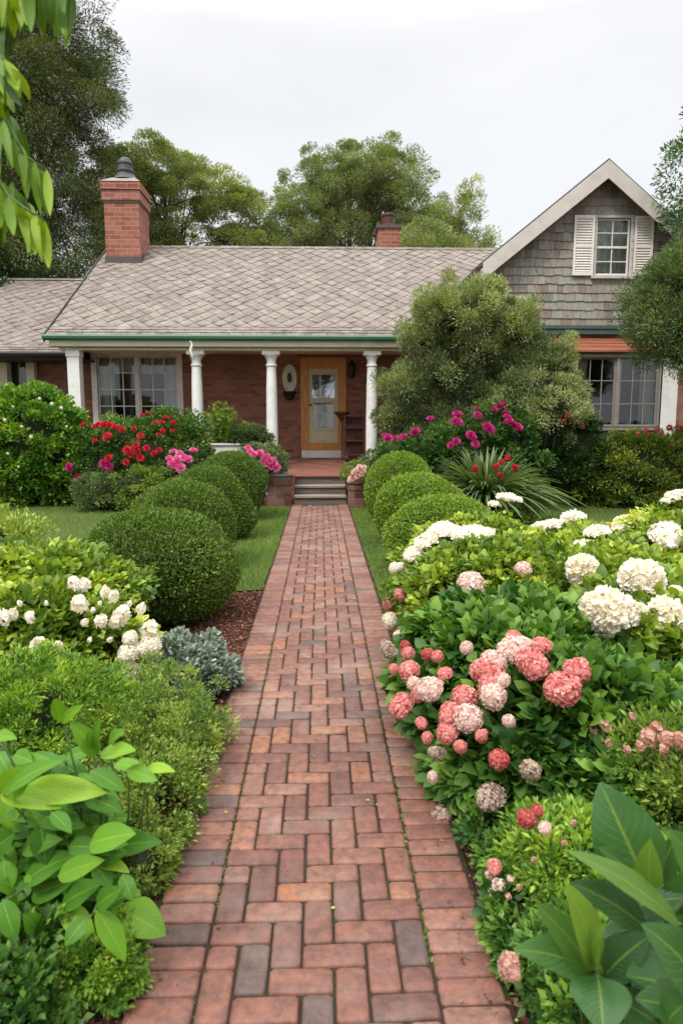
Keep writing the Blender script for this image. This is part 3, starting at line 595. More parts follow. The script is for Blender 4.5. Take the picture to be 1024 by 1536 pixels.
# side / rear walls and the gable end of the main block
gx = MX0 + .35
for xx, flip in ((gx, 0), ):
    bw.add([(xx, WY + .25, -.1), (xx, BY - .5, -.1), (xx, BY - .5, EZ + .2), (xx, RY, RZ - .12), (xx, WY + .25, EZ + sl * (WY + .25 - EY) - .12)], [(0, 1, 2, 3, 4)])
bw.box(gx, 9.6, BY - .75, BY - .5, -.1, EZ)
o_ = part('brick_wall', bw, 'brickwall')
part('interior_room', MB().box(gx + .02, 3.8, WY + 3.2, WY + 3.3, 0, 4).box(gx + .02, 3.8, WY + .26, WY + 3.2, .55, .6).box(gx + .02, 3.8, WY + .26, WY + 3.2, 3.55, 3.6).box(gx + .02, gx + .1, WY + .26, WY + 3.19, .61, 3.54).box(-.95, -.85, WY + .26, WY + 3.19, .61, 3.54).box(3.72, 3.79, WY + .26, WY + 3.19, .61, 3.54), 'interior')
window(wx0, wx1, wz0, wz1, WY, 2, .14, 'white_paint', 3, 4, .026, [(wx0 + .02, wx1 - .02, wz1 - .42, wz1), (wx0 + .02, wx0 + .38, wz0, wz1 - .1), (wx1 - .36, wx1 - .02, wz0, wz1 - .1)])
# left wing
lx_end = MX0 + .33
lw = MB(); ow = [(atx(a, 18.6), atx(b, 18.6), 1.0, atz(541, 18.6, 30)) for a, b in ((-75, 8), (18, 47))]
wall(lw, LX0 + .3, lx_end, -.1, LEZ + .15, 18.6, .25, ow)
lw.add([(LX0 + .3, 18.6, -.1), (LX0 + .3, 26, -.1), (LX0 + .3, 26, LEZ), (LX0 + .3, LRY, LRZ - .1), (LX0 + .3, 18.6, LEZ + .6)], [(0, 1, 2, 3, 4)]); part('side_wing_wall', lw, 'brickwall')
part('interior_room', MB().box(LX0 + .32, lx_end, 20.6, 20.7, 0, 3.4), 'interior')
for a in ow: window(*a, 18.6, 1, .1, 'white_paint', 2, 3, .022, None, head=False)
for px in (12, 52): x = atx(px, 18.4); part('porch_post', MB().box(x - .1, x + .1, 18.3, 18.5, 0, LEZ - .05), 'cream_paint', bevel=.004)
x = -LX0; lr = MB(); roof_slab(lr, LX0, lx_end, LEY, LEZ, LRY, LRZ); roof_slab(lr, lx_end, LX0, 2 * LRY - LEY, LEZ, LRY - .003, LRZ - .002); lro = part('side_wing_roof', lr, 'slate')
part('shingle_course', plane_shingles('r', 0, LEY, LEZ, LRY, LRZ, lambda s: (LX0, lx_end)), 'slate', lro)
part('ridge_cap', MB().add([(LX0, LRY - .12, LRZ - .02), (lx_end, LRY - .12, LRZ - .02), (lx_end, LRY, LRZ + .05), (LX0, LRY, LRZ + .05), (lx_end, LRY + .12, LRZ - .04), (LX0, LRY + .12, LRZ - .04)], [(0, 1, 2, 3), (3, 2, 4, 5)]), 'slate', lro)
part('rake_board', MB().prism([(LX0 - .02, LEY - .02, LEZ - .18), (LX0 - .02, LRY, LRZ - .18), (LX0 - .02, LRY, LRZ + .03), (LX0 - .02, LEY - .02, LEZ + .03)], (-.03, 0, 0)), 'darkwood', lro)
gt = MB(); prof = [(LEY, LEZ), (LEY - .10, LEZ), (LEY - .12, LEZ - .04), (LEY - .08, LEZ - .11), (LEY, LEZ - .12)]; gt.prism([(LX0, y, z) for y, z in prof], (lx_end - LX0, 0, 0)); part('gutter', gt, 'dark')
part('soffit', MB().box(LX0 + .02, lx_end, LEY + .02, 18.59, LEZ - .17, LEZ - .13), 'dark')
# porch floor and steps
pf = MB(); y0, y1 = 14.58, 16.05; lx, rx = atx(411, 15) - .12, atx(541, 15) + .2
pf.add([(lx, y0, fz(y0)), (rx, y0, fz(y0)), (rx, y1, fz(y1)), (lx, y1, fz(y1)), (lx, y0, -.1), (rx, y0, -.1), (rx, y1, -.1), (lx, y1, -.1)], [(0, 1, 2, 3), (4, 5, 1, 0), (4, 0, 3, 7), (5, 6, 2, 1)])
pf.add([(gx, y1, fz(y1)), (3.85, y1, fz(y1)), (3.85, WY, fz(WY)), (gx, WY, fz(WY)), (gx, y1, -.1), (3.85, y1, -.1)], [(0, 1, 2, 3), (4, 5, 1, 0)])
part('porch_floor', pf, 'floorbrick')
sx0, sx1 = atx(440, 13.9), atx(519.5, 13.9)
for k, (ya, zt) in enumerate(((13.9, .175), (14.24, .35))):
    s_ = part('step', MB().box(sx0, sx1, ya + .02, ya + .5, -.05, zt - .045), 'step'); part('tread', MB().box(sx0 - .0, sx1 + .0, ya - .015, ya + .338, zt - .043, zt), 'tread', s_, bevel=.006)
part('step', MB().box(sx0, sx1, 14.56, 14.576, .30, fz(14.58) - .035), 'step'); part('step_nosing', MB().box(sx0, sx1, 14.53, 14.578, fz(14.58) - .033, fz(14.58) + .004), 'darkwood', bevel=.006)
# door
fr = MB(); y = WY - .05; ix0, ix1, iz0, iz1 = atx(463, WY), atx(507, WY), atz(664, WY), atz(553, WY)
fr.box(dx0, ix0, y, y + .12, dz0, dz1).box(ix1, dx1, y, y + .12, dz0, dz1).box(ix0, ix1, y + .003, y + .12, iz1, dz1).box(ix0, ix1, y + .003, y + .12, dz0, iz0)
door = part('front_door', fr, 'orangewood', bevel=.006)
part('threshold', MB().box(dx0 + .02, dx1 + .03, WY - .12, WY - .001, fz(WY) - .02, dz0 - .003), 'white_paint', door, bevel=.005)
dl = MB(); y = WY - .01; g1 = (ix0 + .09, ix1 - .09, atz(597, WY), atz(562, WY)); g2 = (ix0 + .12, ix1 - .12, atz(642, WY), atz(604, WY)); g3 = (ix0 + .09, ix1 - .09, atz(661, WY), atz(647, WY))
wall(dl, ix0 + .003, ix1 - .003, iz0, iz1, y, .05, [g1, g2]); part('door_leaf', dl, 'doorcream', door)
part('door_panel', MB().box(g3[0], g3[1], y - .012, y - .001, g3[2], g3[3]).box(g2[0] - .05, g2[1] + .05, y - .022, y - .002, g2[2] - .05, g2[2] - .003).box(g2[0] - .05, g2[1] + .05, y - .022, y - .002, g2[3] + .003, g2[3] + .05).box(g2[0] - .05, g2[0] - .003, y - .02, y - .002, g2[2] - .003, g2[3] + .003).box(g2[1] + .003, g2[1] + .05, y - .02, y - .002, g2[2] - .003, g2[3] + .003), 'doorcream', door, bevel=.004)
part('pane', MB().add([(g1[0], y + .02, g1[2]), (g1[1], y + .02, g1[2]), (g1[1], y + .02, g1[3]), (g1[0], y + .02, g1[3])], [(0, 1, 2, 3)]), 'doorglass', door); part('pane', MB().add([(g2[0], y + .02, g2[2]), (g2[1], y + .02, g2[2]), (g2[1], y + .02, g2[3]), (g2[0], y + .02, g2[3])], [(0, 1, 2, 3)]), 'glass', door)
part('glazing_bars', MB().box(g1[0] + .2, g1[0] + .225, y + .005, y + .019, g1[2], g1[3]).box(g2[0], g2[1], y + .03, y + .035, g2[2], g2[3] - .05), 'curtain', door)
part('handle', MB().lathe([(.0, 0), (.03, .01), (.035, .03), (.02, .05), (.0, .055)], (ix0 + .045, y - .06, (iz0 + iz1) / 2), 12), 'metal', door)
# right gable wing
GY = 16.1; WW = 16.5; A = at(913, 237, GY); Bl = at(724, 391, GY); axx, azz = A[0], A[2]; blx, blz = Bl[0], Bl[2]; brx = 2 * axx - blx
wxl = atx(730, WW); wxr = 2 * axx - wxl; slope = (azz - blz) / (axx - blx); zf = atz(489, WW, 820)
def rz_(x): return azz - slope * abs(x - axx)
gw0, gw1, gz0, gz1 = atx(881, WW), atx(930, WW), atz(413, WW, 905), atz(327, WW, 905)
wm = MB(); zt = azz - .1
# backing wall polygon pieces round the gable window
for poly in ([(wxl, zf), (gw0, zf), (gw0, rz_(gw0) - .05), (wxl, rz_(wxl) - .05)], [(gw1, zf), (wxr, zf), (wxr, rz_(wxr) - .05), (gw1, rz_(gw1) - .05)], [(gw0, zf), (gw1, zf), (gw1, gz0), (gw0, gz0)]):
    wm.prism([(a, WW, b) for a, b in poly], (0, .2, 0))
wm.prism([(gw0, WW, gz1), (gw1, WW, gz1), (gw1, WW, rz_(gw1) - .05), (axx, WW, azz - .05), (gw0, WW, rz_(gw0) - .05)], (0, .2, 0))
gw = part('gable_wall', wm, 'cedar')
cs = MB(); z = zf - .02; row = 0; ch = .193
while z < azz - .1:
    zt_ = z + ch; x = wxl - random.random() * .1
    while x < wxr:
        wd = random.choice((.12, .15, .17, .2, .24, .13)) * random.uniform(.9, 1.1); a, b = max(x, wxl + .09), min(x + wd - .006, wxr - .09)
        top = min(zt_ + .01, min(rz_(a), rz_(b)) - .08) if b > a else 0
        segs = [(a, b)]
        if zt_ > gz0 - .05 and z < gz1 + .03: segs = [(a, min(b, gw0 - .03)), (max(a, gw1 + .03), b)]
        for a_, b_ in segs:
            if b_ - a_ < .02 or top - z < .03: continue
            cs.tint = clamp(random.gauss(.42, .2) + (.35 if random.random() < .1 else 0) + .14 * (z < zf + 1.6), 0, 1); zb = z + random.gauss(0, .007); th = .03 + random.random() * .008
            cs.add([(a_, WW - th, zb), (b_, WW - th, zb), (b_, WW - .008, top), (a_, WW - .008, top), (a_, WW, zb), (b_, WW, zb), (b_, WW, top), (a_, WW, top)], [(0, 1, 2, 3), (4, 5, 1, 0), (4, 0, 3, 7), (5, 6, 2, 1)])
        x += wd
    z += ch; row += 1
part('cedar_shingles', cs, 'cedar', gw)
part('corner_board', MB().box(wxl - .03, wxl + .1, WW - .045, WW - .002, zf, rz_(wxl) - .12), 'cream_paint', gw); part('corner_board', MB().box(wxr - .1, wxr + .03, WW - .045, WW - .002, zf, rz_(wxr) - .12), 'cream_paint', gw)
lowz = -.1; lw2 = MB(); bx0, bx1 = atx(862, 15.9), atx(984, 15.9); bz0, bz1 = atz(640, 15.9, 930), atz(536, 15.9, 930)
wall(lw2, wxl, wxr, lowz, zf, WW, .2, [(bx0, bx1, bz0, bz1)]); lw2.add([(wxl, WW + .2, -.1), (wxl, 25, -.1), (wxl, 25, rz_(wxl) - .1), (wxl, WW + .2, rz_(wxl) - .1)], [(0, 1, 2, 3)]); lw2.add([(wxr, WW + .2, -.1), (wxr, 25, -.1), (wxr, 25, rz_(wxr) - .1), (wxr, WW + .2, rz_(wxr) - .1)], [(3, 2, 1, 0)]); lw2.add([(wxl, 25, -.1), (wxr, 25, -.1), (wxr, 25, rz_(wxr) - .1), (axx, 25, azz - .1), (wxl, 25, rz_(wxl) - .1)], [(0, 1, 2, 3, 4)]); part('wing_wall', lw2, 'brickwall')
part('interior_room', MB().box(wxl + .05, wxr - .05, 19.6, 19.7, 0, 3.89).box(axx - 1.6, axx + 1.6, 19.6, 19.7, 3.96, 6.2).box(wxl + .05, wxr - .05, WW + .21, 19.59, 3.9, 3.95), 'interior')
# wing roof, soffits, rake boards
wr = MB(); t = .1
for s_, bx in ((1, blx), (-1, brx)):
    ex, ez = bx - s_ * .06, blz - slope * .06
    wr.add([(axx, GY, azz), (ex, GY, ez), (ex, 25, ez), (axx, 25, azz), (axx, GY, azz - t), (ex, GY, ez - t), (ex, 25, ez - t), (axx, 25, azz - t)], [(0, 1, 2, 3), (4, 7, 6, 5), (0, 4, 5, 1), (1, 5, 6, 2), (2, 6, 7, 3)])
wro = part('wing_roof', wr, 'lead')
rb = MB(); bwid = .30
for s_, bx in ((1, blx), (-1, brx)):
    dv = np.array([axx - bx, 0, azz - blz]); dv /= np.linalg.norm(dv); nv_ = np.array([dv[2], 0, -dv[0]]) * (1 if s_ > 0 else -1)
    if nv_[2] > 0: nv_ = -nv_
    a = np.array([axx, GY - .03, azz - .045]); b = np.array([bx, GY - .03, blz - .045]); c = b + nv_ * bwid; k = bwid / abs(nv_[2]); d = a + np.array([0, 0, -k])
    c = b + np.array([0, 0, -k]) + dv * 0; rb.prism([a, b, c, d] if s_ > 0 else [b, a, d, c], (0, .028, 0))
part('rake_board', rb, 'rake', wro, bevel=.004)
for s_, bx in ((1, blx), (-1, brx)):
    x0, x1 = sorted((bx - s_ * .03, bx + s_ * .0)); part('eave_board', MB().box(x0, x1, GY + .001, 24.9, blz - .36, blz - .16), 'rake', wro)
    x0, x1 = sorted((bx + s_ * .003, wxl - .0 if s_ > 0 else wxr)); part('soffit', MB().box(x0, x1, GY + .001, WW - .05, blz - .34, blz - .32), 'darkwood', wro)
    ln = MB().tube([(bx - s_ * .11, GY + .02, blz - .19), (bx - s_ * .11, 24.9, blz - .19)], .05, 8); part('gutter', ln, 'dark', wro)
# wing trims below the gable
part('green_fascia', MB().box(wxl - .03, wxr + .03, WW - .14, WW - .002, zf - .2, zf - .02).box(wxl - .05, wxr + .05, WW - .17, WW - .142, zf - .08, zf - .0), 'darkgreen', bevel=.005)
window(gw0, gw1, gz0, gz1, WW, 1, .07, 'rake', 2, 4, .022, [(gw0, gw1, gz0 + .1, gz1), ], head=False, split=True)
def shutter(x0, x1, z0, z1):
    y = WW - .05; mb = MB().box(x0, x0 + .05, y - .04, y, z0, z1).box(x1 - .05, x1, y - .04, y, z0, z1)
    for a, b in ((z0, z0 + .08), (z1 - .06, z1), ((z0 + z1) / 2 - .04, (z0 + z1) / 2 + .03)): mb.box(x0 + .05, x1 - .05, y - .037, y, a, b)
    z = z0 + .09
    while z < z1 - .08:
        mb.add([(x0 + .05, y - .035, z), (x1 - .05, y - .035, z), (x1 - .05, y - .005, z + .05), (x0 + .05, y - .005, z + .05)], [(0, 1, 2, 3)]); z += .058
    mb.box(x0 + .05, x1 - .05, y - .003, y, z0 + .08, z1 - .06); part('shutter', mb, 'shutter', bevel=.002)
shutter(atx(848, WW - .05), gw0 - .075, gz0 - .02, gz1 + .04); shutter(gw1 + .075, atx(963, WW - .05), gz0 - .02, gz1 + .03)
# bay window with rusty copper roof
byf = 15.9; cz1, cz0 = atz(506, WW, 900), atz(525, byf - .12, 900); cx0, cx1 = atx(838, byf - .1), atx(1040, byf - .1)
cr = MB(); n = 16
for i in range(n):
    a, b = cx0 + (cx1 - cx0) * i / n, cx0 + (cx1 - cx0) * (i + 1) / n
cr.add([(cx0, byf - .12, cz0), (cx1, byf - .12, cz0), (cx1, WW - .003, cz1), (cx0, WW - .003, cz1), (cx0, byf - .12, cz0 - .04), (cx1, byf - .12, cz0 - .04), (cx1, WW - .003, cz0 - .04), (cx0, WW - .003, cz0 - .04)], [(0, 1, 2, 3), (4, 5, 1, 0), (7, 6, 5, 4), (0, 3, 7, 4), (1, 5, 6, 2)])
for k in range(1, 4): f_ = k / 4; yy = byf - .12 + (WW - byf + .12) * f_; zz = cz0 + (cz1 - cz0) * f_; cr.box(cx0 - .004, cx1 + .004, yy - .012, yy + .012, zz, zz + .016)
bay = part('bay_roof', cr, 'copper')
part('bay_frieze', MB().box(bx0 - .06, atx(1013, byf), byf, WW - .004, bz1 + .08, cz0 - .043), 'frame_grey', bevel=.004)
window(bx0, bx1, bz0, bz1, byf, 2, .07, 'frame_grey', 3, 3, .02, [(bx0 + .05, bx0 + .3, bz0, bz1), (bx1 - .35, bx1 - .02, bz0, bz1)], head=False)
part('bay_sides', MB().box(bx0 - .09, bx0 - .072, byf + .0, WW - .004, bz0, bz1 + .07).box(bx0 - .09, bx1 + .35, byf + .0, WW - .004, -.05, bz0 - .09), 'frame_grey')
part('white_post', MB().box(atx(986, byf), atx(1012, byf), byf - .03, byf + .2, .1, bz1 + .078), 'white_paint', bevel=.006)
part('brick_pier', MB().box(atx(1012.5, byf), atx(1012.5, byf) + 1.2, byf, WW - .004, -.05, bz1 + .3), 'brickwall')
# chimneys
CY = 20.0; c0, c1 = atx(170, CY), atx(220, CY); cdp = 1.1; zb = EZ + sl * (CY - EY); zz = lambda py: atz(py, CY, 195)
ch_ = MB().box(c0, c1, CY, CY + cdp, zb - .3, zz(303)); chim = part('chimney', ch_, 'chimbrick')
part('flashing', MB().box(c0 - .03, c1 + .03, CY - .03, CY + .25, zb - .2, zz(385)).box(c0 - .02, c1 + .02, CY + .25, CY + cdp + .02, zb - .1, zz(385) + .15), 'lead', chim)
cb = MB().box(c0 - .05, c1 + .05, CY - .05, CY + cdp + .05, zz(301), zz(287)).box(c0 - .02, c1 + .02, CY - .02, CY + cdp + .02, zz(287), zz(285)).box(c0 - .07, c1 + .07, CY - .07, CY + cdp + .07, zz(285), zz(273)); part('corbel', cb, 'chimbrick', chim, bevel=.01)
part('dark_band', MB().box(c0 - .03, c1 + .03, CY - .03, CY + cdp + .03, zz(303.5), zz(301) - .002).box(c0 - .056, c1 + .056, CY - .056, CY + cdp + .056, zz(289), zz(288)), 'lead', chim)
cm = ((c0 + c1) / 2, CY + cdp / 2); q = .085; X0, X1, Y0, Y1, zA, zB = c0 - q, c1 + q, CY - q, CY + cdp + q, zz(273) + .002, zz(261)
part('mortar_cap', MB().add([(X0, Y0, zA), (X1, Y0, zA), (X1, Y1, zA), (X0, Y1, zA), (cm[0] - .3, cm[1] - .26, zB), (cm[0] + .3, cm[1] - .26, zB), (cm[0] + .3, cm[1] + .26, zB), (cm[0] - .3, cm[1] + .26, zB)], [(0, 1, 5, 4), (1, 2, 6, 5), (2, 3, 7, 6), (3, 0, 4, 7), (4, 5, 6, 7)]), 'cap', chim)
hp = zz(236) + .2 - zB; part('chimney_pot', MB().lathe([(.36, 0), (.33, .05), (.27, .12), (.24, .17), (.24, .2), (.27, .22), (.27, .26), (.21, .30), (.2, hp * .66), (.225, hp * .68), (.225, hp * .74), (.19, hp * .78), (.16, hp * .9), (.09, hp * .98), (.0, hp)], (cm[0], cm[1], zB - .01), 24), 'pot', chim, smooth=False)
CY = 22.3; c0, c1 = atx(565, CY), atx(596, CY); zz = lambda py: atz(py, CY, 580); zb = RZ - sl * (CY - RY)
chim = part('chimney', MB().box(c0, c1, CY, CY + .7, zb - .3, zz(342)), 'chimbrick')
part('corbel', MB().box(c0 - .05, c1 + .05, CY - .05, CY + .75, zz(342), zz(337)), 'lead', chim); part('chimney_pot', MB().lathe([(.22, 0), (.24, .05), (.21, .08), (.21, .30), (.24, .32), (.24, .38), (.2, .4)], ((c0 + c1) / 2, CY + .35, zz(337)), 18), 'darkwood', chim)
# porch fittings and furniture
def lantern(px, py, name, label):
    x, z = atx(px, WY - .1), atz(py, WY - .1); o = thing('wall_lantern', label, 'lantern', (x, WY, z)); 
    MB().box(-.05, .05, -.03, -.002, -.12, .12).build('back_plate', M['metal'], o); MB().lathe([(.02, -.2), (.07, -.17), (.085, .12), (.11, .13), (.03, .24), (.0, .27)], (0, -.14, 0), 8).build('lantern_cage', M['metal'], o); return o
o = thing('wall_plaque', 'pale oval wall plaque with dark centre hanging beside the front door', 'wall ornament', (atx(435, WY), WY, atz(568, WY)))
a = MB(); n = 28
pts = [(.19 * math.cos(i * 2 * math.pi / n), -.002, .36 * math.sin(i * 2 * math.pi / n)) for i in range(n)]; a.prism(pts, (0, -.05, 0)); a.build('oval_plate', M['cream_paint'], o, False, .01)
a = MB(); a.prism([(.06 * math.cos(i * 2 * math.pi / n), -.054, .13 * math.sin(i * 2 * math.pi / n) + .02) for i in range(n)], (0, -.02, 0)); a.build('dark_boss', M['metal'], o)
a = MB().lathe([(.03, -.56), (.1, -.53), (.14, -.42), (.17, -.36), (.17, -.33)], (0, -.13, 0), 14); a.box(-.04, .04, -.05, -.003, -.5, -.362); a.build('lower_bowl', M['metal'], o)
lantern(527, 556, 'wall_lantern', 'small dark lantern on the porch wall between front door and right column')
o = thing('plant_stand', 'narrow dark wooden stand with shelves on the porch beside the front door', 'stand', (atx(531, 17.3), 17.3, fz(17.3)))
sw = .24; hh = 1.12; a = MB()
for sx in (-sw, sw):
    for sy in (-.14, .14): MB().box(sx - .025, sx + .025, sy - .025, sy + .025, 0, hh).build('leg', M['darkwood'], o, False, .003)
for zq in (.16, .5, .82, hh): MB().box(-sw + .0, sw - .0, -.165, .165, zq, zq + .03).build('shelf', M['darkwood'], o, False, .003)
MB().box(-sw + .03, sw - .03, .15, .165, .2, hh - .02).build('back_panel', M['stonebrick'], o)
tp = MB().lathe([(.05, 0), (.06, .02), (.16, .16), (.2, .2), (.2, .23), (.17, .23), (.06, .06)], (-.3, -.02, hh - .12), 16); tp.tube([(-.3, -.02, .0), (-.3, -.02, hh - .1)], .02, 8); tp.lathe([(.15, 0), (.13, .03), (.03, .05)], (-.3, -.02, 0), 14); tp.build('bowl_pedestal', M['darkwood'], o)
o = thing('hanging_ornament', 'small twisted white ornament hanging under the gutter at the left column', 'ornament', (atx(288, 15.84), 15.84, EZ - .14)); a = MB()
for i in range(10): t = i / 10; a.tube([(.05 * math.sin(t * 7) * (1 - t) + .05 * t, 0, -.36 * t), (.05 * math.sin((t + .1) * 7) * (.9 - t) + .05 * (t + .1), 0, -.36 * (t + .1))], [.028 * math.sin((t + .02) * 2.9) + .004, .028 * math.sin(min(1, t + .12) * 2.9) + .004], 6)
a.build('twisted_body', M['white_paint'], o, True)
# pedestals beside the steps
def pedestal(px0, px1, ptop, Y, label, cap, n, rot):
    x0, x1 = atx(px0, Y), atx(px1, Y); r = (x1 - x0) / 2; cx = (x0 + x1) / 2; top = atz(ptop, Y); o = thing('brick_pedestal', label, 'pedestal', (cx, Y + r, 0))
    k = 1 / math.cos(math.pi / n); ring = lambda rr, z: [(rr * k * math.cos(2 * math.pi * (i + rot) / n), rr * k * math.sin(2 * math.pi * (i + rot) / n), z) for i in range(n)]
    b = MB(); b.prism(ring(r * 1.0, -.05)[::1], (0, 0, top * .28 + .05)); b.prism(ring(r * .93, top * .28), (0, 0, top * .34)); b.prism(ring(r * .99, top * .62), (0, 0, top * .38 - .05)); b.build('shaft', M['stonebrick'], o, False, .012)
    c = MB(); c.prism(ring(r * 1.08, top - .049), (0, 0, .05)); c.build('cap', M[cap], o, False, .012); return o, (cx, Y + r, top)
pedL, pl = pedestal(397, 436, 711, 13.75, 'brick pedestal with wide grey stone cap left of the porch steps', 'stonecap', 8, .5)
pedR, pr = pedestal(521, 556, 723, 13.8, 'squat reddish brick pedestal right of the porch steps', 'stonebrick', 8, .5)
o = MB().box(sx0 - .13, sx0 - .005, 14.0, 14.55, -.05, .58).build('brick_pier', M['chimbrick'], None, False, .008); tag(o, 'short red brick pier between the grey capped pedestal and the steps', 'pier')
# white planter trough on the porch edge
tx0, tx1, tzt = atx(302, 15.95), atx(401, 15.95), atz(667, 15.95)
trough = thing('planter_trough', 'long white planter trough between the two left porch columns', 'planter', ((tx0 + tx1) / 2, 15.95, 0))
hw = (tx1 - tx0) / 2; a = MB().box(-hw, hw, -.25, -.2, 0, tzt).box(-hw, hw, .2, .25, 0, tzt).box(-hw, -hw + .05, -.2, .2, 0, tzt).box(hw - .05, hw, -.2, .2, 0, tzt); a.build('box', M['white_paint'], trough, False, .004)
MB().box(-hw - .03, hw + .03, -.29, -.21, tzt + .001, tzt + .04).box(-hw - .03, hw + .03, .21, .29, tzt + .001, tzt + .04).build('rim', M['white_paint'], trough, False, .004); MB().box(-hw + .05, hw - .05, -.2, .2, .0, tzt - .05).build('soil', M['mulch'], trough)

# ------------------------------------------------------------------ clipped boxwoods
def boxwood_mesh(seed, mat, n=46000, ls=.026, amp=.15):
    f = Fol(); P, d = dome_pts(n, (.70, .70, .50), seed, .14, amp, -.8); P[:, 2] = P[:, 2] + .42; ok = P[:, 2] > .01; P, d = P[ok], d[ok]; m = len(P)
    tt = .42 + .1 * lump(d, seed + 3, 30, 1.0, 14) - .1 + rng.normal(0, .2, m)
    f.leaves(P, unit(d + rng.normal(size=(m, 3)) * .75 + [0, 0, .35]), unit(d * .8 + rng.normal(size=(m, 3)) * .5 + [0, 0, .6]), ls * rng.uniform(.7, 1.3, m), LEAF, 1.25, tt)
    # new shoots sticking out of the clipped surface
    q = rng.integers(0, m, m // 18); Pq = P[q] + d[q] * rng.uniform(.005, .03, (len(q), 1)); f.leaves(Pq, unit(d[q] + rng.normal(size=(len(q), 3)) * .4 + [0, 0, .5]), rdir(len(q)), ls * 1.1, LEAF, 1.1, rng.normal(.8, .15, len(q)))
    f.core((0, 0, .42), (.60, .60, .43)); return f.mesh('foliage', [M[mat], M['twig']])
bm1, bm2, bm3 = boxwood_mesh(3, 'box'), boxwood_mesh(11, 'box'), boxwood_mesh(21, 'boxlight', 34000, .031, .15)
stem_me = MB().tube([(0, 0, -.03), (.02, 0, .25), (0, .02, .5)], [.04, .03, .02], 6).tube([(0, 0, .05), (.2, .1, .4)], [.025, .012], 5).tube([(0, 0, .05), (-.2, .05, .4)], [.025, .012], 5).mesh('stem', M['bark'])
def boxwood(px, Y, wpx, ptop, me, label, rot):
    c = at(px, ptop, Y); r = wpx * .93 / 2 * Y / F; o = thing('boxwood_bush', label, 'bush', (c[0], Y, -.02), 'clipped round boxwoods along the path')
    z = c[2] + .02; o.scale = (r / .70, r / .70, z / .93); o.rotation_euler = (0, 0, rot); link('foliage', me, o); link('stem', stem_me, o); return o
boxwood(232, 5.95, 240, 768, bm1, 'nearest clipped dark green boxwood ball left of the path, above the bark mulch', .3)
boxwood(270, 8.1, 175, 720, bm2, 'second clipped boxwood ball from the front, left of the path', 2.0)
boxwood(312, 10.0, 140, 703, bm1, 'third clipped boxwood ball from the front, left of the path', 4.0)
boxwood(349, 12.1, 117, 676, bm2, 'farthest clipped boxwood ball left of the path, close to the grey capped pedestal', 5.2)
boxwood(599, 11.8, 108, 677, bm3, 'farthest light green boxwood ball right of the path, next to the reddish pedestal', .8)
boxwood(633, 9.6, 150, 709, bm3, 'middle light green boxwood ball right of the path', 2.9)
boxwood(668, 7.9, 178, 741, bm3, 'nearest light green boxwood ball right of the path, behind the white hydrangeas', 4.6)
# ------------------------------------------------------------------ shrubs
RAG = .14
def shrub(name, label, cat, C, Rr, nc, per, cr, ls, mat, T=LEAF, W=1.0, seed=1, shell=.3, up=.5, flat=.75, tvar=.2, tbase=.45, core=.72, rag=.14, group=None, droop=0.0, lobes=(), zmin=-.5, twn=16):
    """C: centre (x, y, z) of the crown in the world, Rr its radii; stands on the ground below"""
    o = thing(name, label, cat, (C[0], C[1], -.02), group); c = (0, 0, C[2] + .02); f = Fol()
    if core: f.core(c, tuple(r * core for r in Rr))
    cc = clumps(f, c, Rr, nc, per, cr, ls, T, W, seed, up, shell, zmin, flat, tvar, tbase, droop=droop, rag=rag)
    for lc, lr, ln, *lt in lobes:
        if core: f.core((c[0] + lc[0], c[1] + lc[1], c[2] + lc[2]), tuple(r * core for r in lr))
        cc = np.concatenate([cc, clumps(f, (c[0] + lc[0], c[1] + lc[1], c[2] + lc[2]), lr, ln, per, cr, ls, T, W, seed + 7, up, shell, zmin, flat, tvar, lt[0] if lt else tbase, droop=droop, rag=rag)])
    link('foliage', f.mesh('foliage', [M[mat], M['twig']], len(T[0]) > 5), o); twigs(cc, (0, 0, 0), M['stem'] if C[2] < .8 else M['bark'], o, 'stem', .008 + .008 * C[2], twn); return o
PYR = MID
# far left: tall glossy shrub with small white flowers
C, Rr = (atx(45, 14.4), 14.4, 1.0), (1.2, .95, 1.28)
ZM = dict(zmin=-.95)
o = shrub('flowering_shrub', 'large round green shrub dotted with small white flowers in front of the left wing', 'shrub', C, Rr, 400, 110, .2, .075, 'hyd', LEAF, 1.3, 5, .18, .5, .7, .2, .42, .8, zmin=-.95)
flowers_px(o, [(78, 606, 5), (92, 612, 5), (47, 655, 6), (28, 700, 4), (8, 630, 5), (60, 598, 4), (20, 610, 4), (100, 640, 4), (33, 640, 4), (12, 680, 4)], C, Rr, 'spike', 'cream', scale=.55)
shrub('dark_shrub', 'dark leafy shrub rising behind the big round shrub against the left wing', 'shrub', (atx(62, 16.2), 16.2, 1.5), (.75, .5, .85), 90, 80, .2, .09, 'darkleaf', LEAF, 1.3, 6)
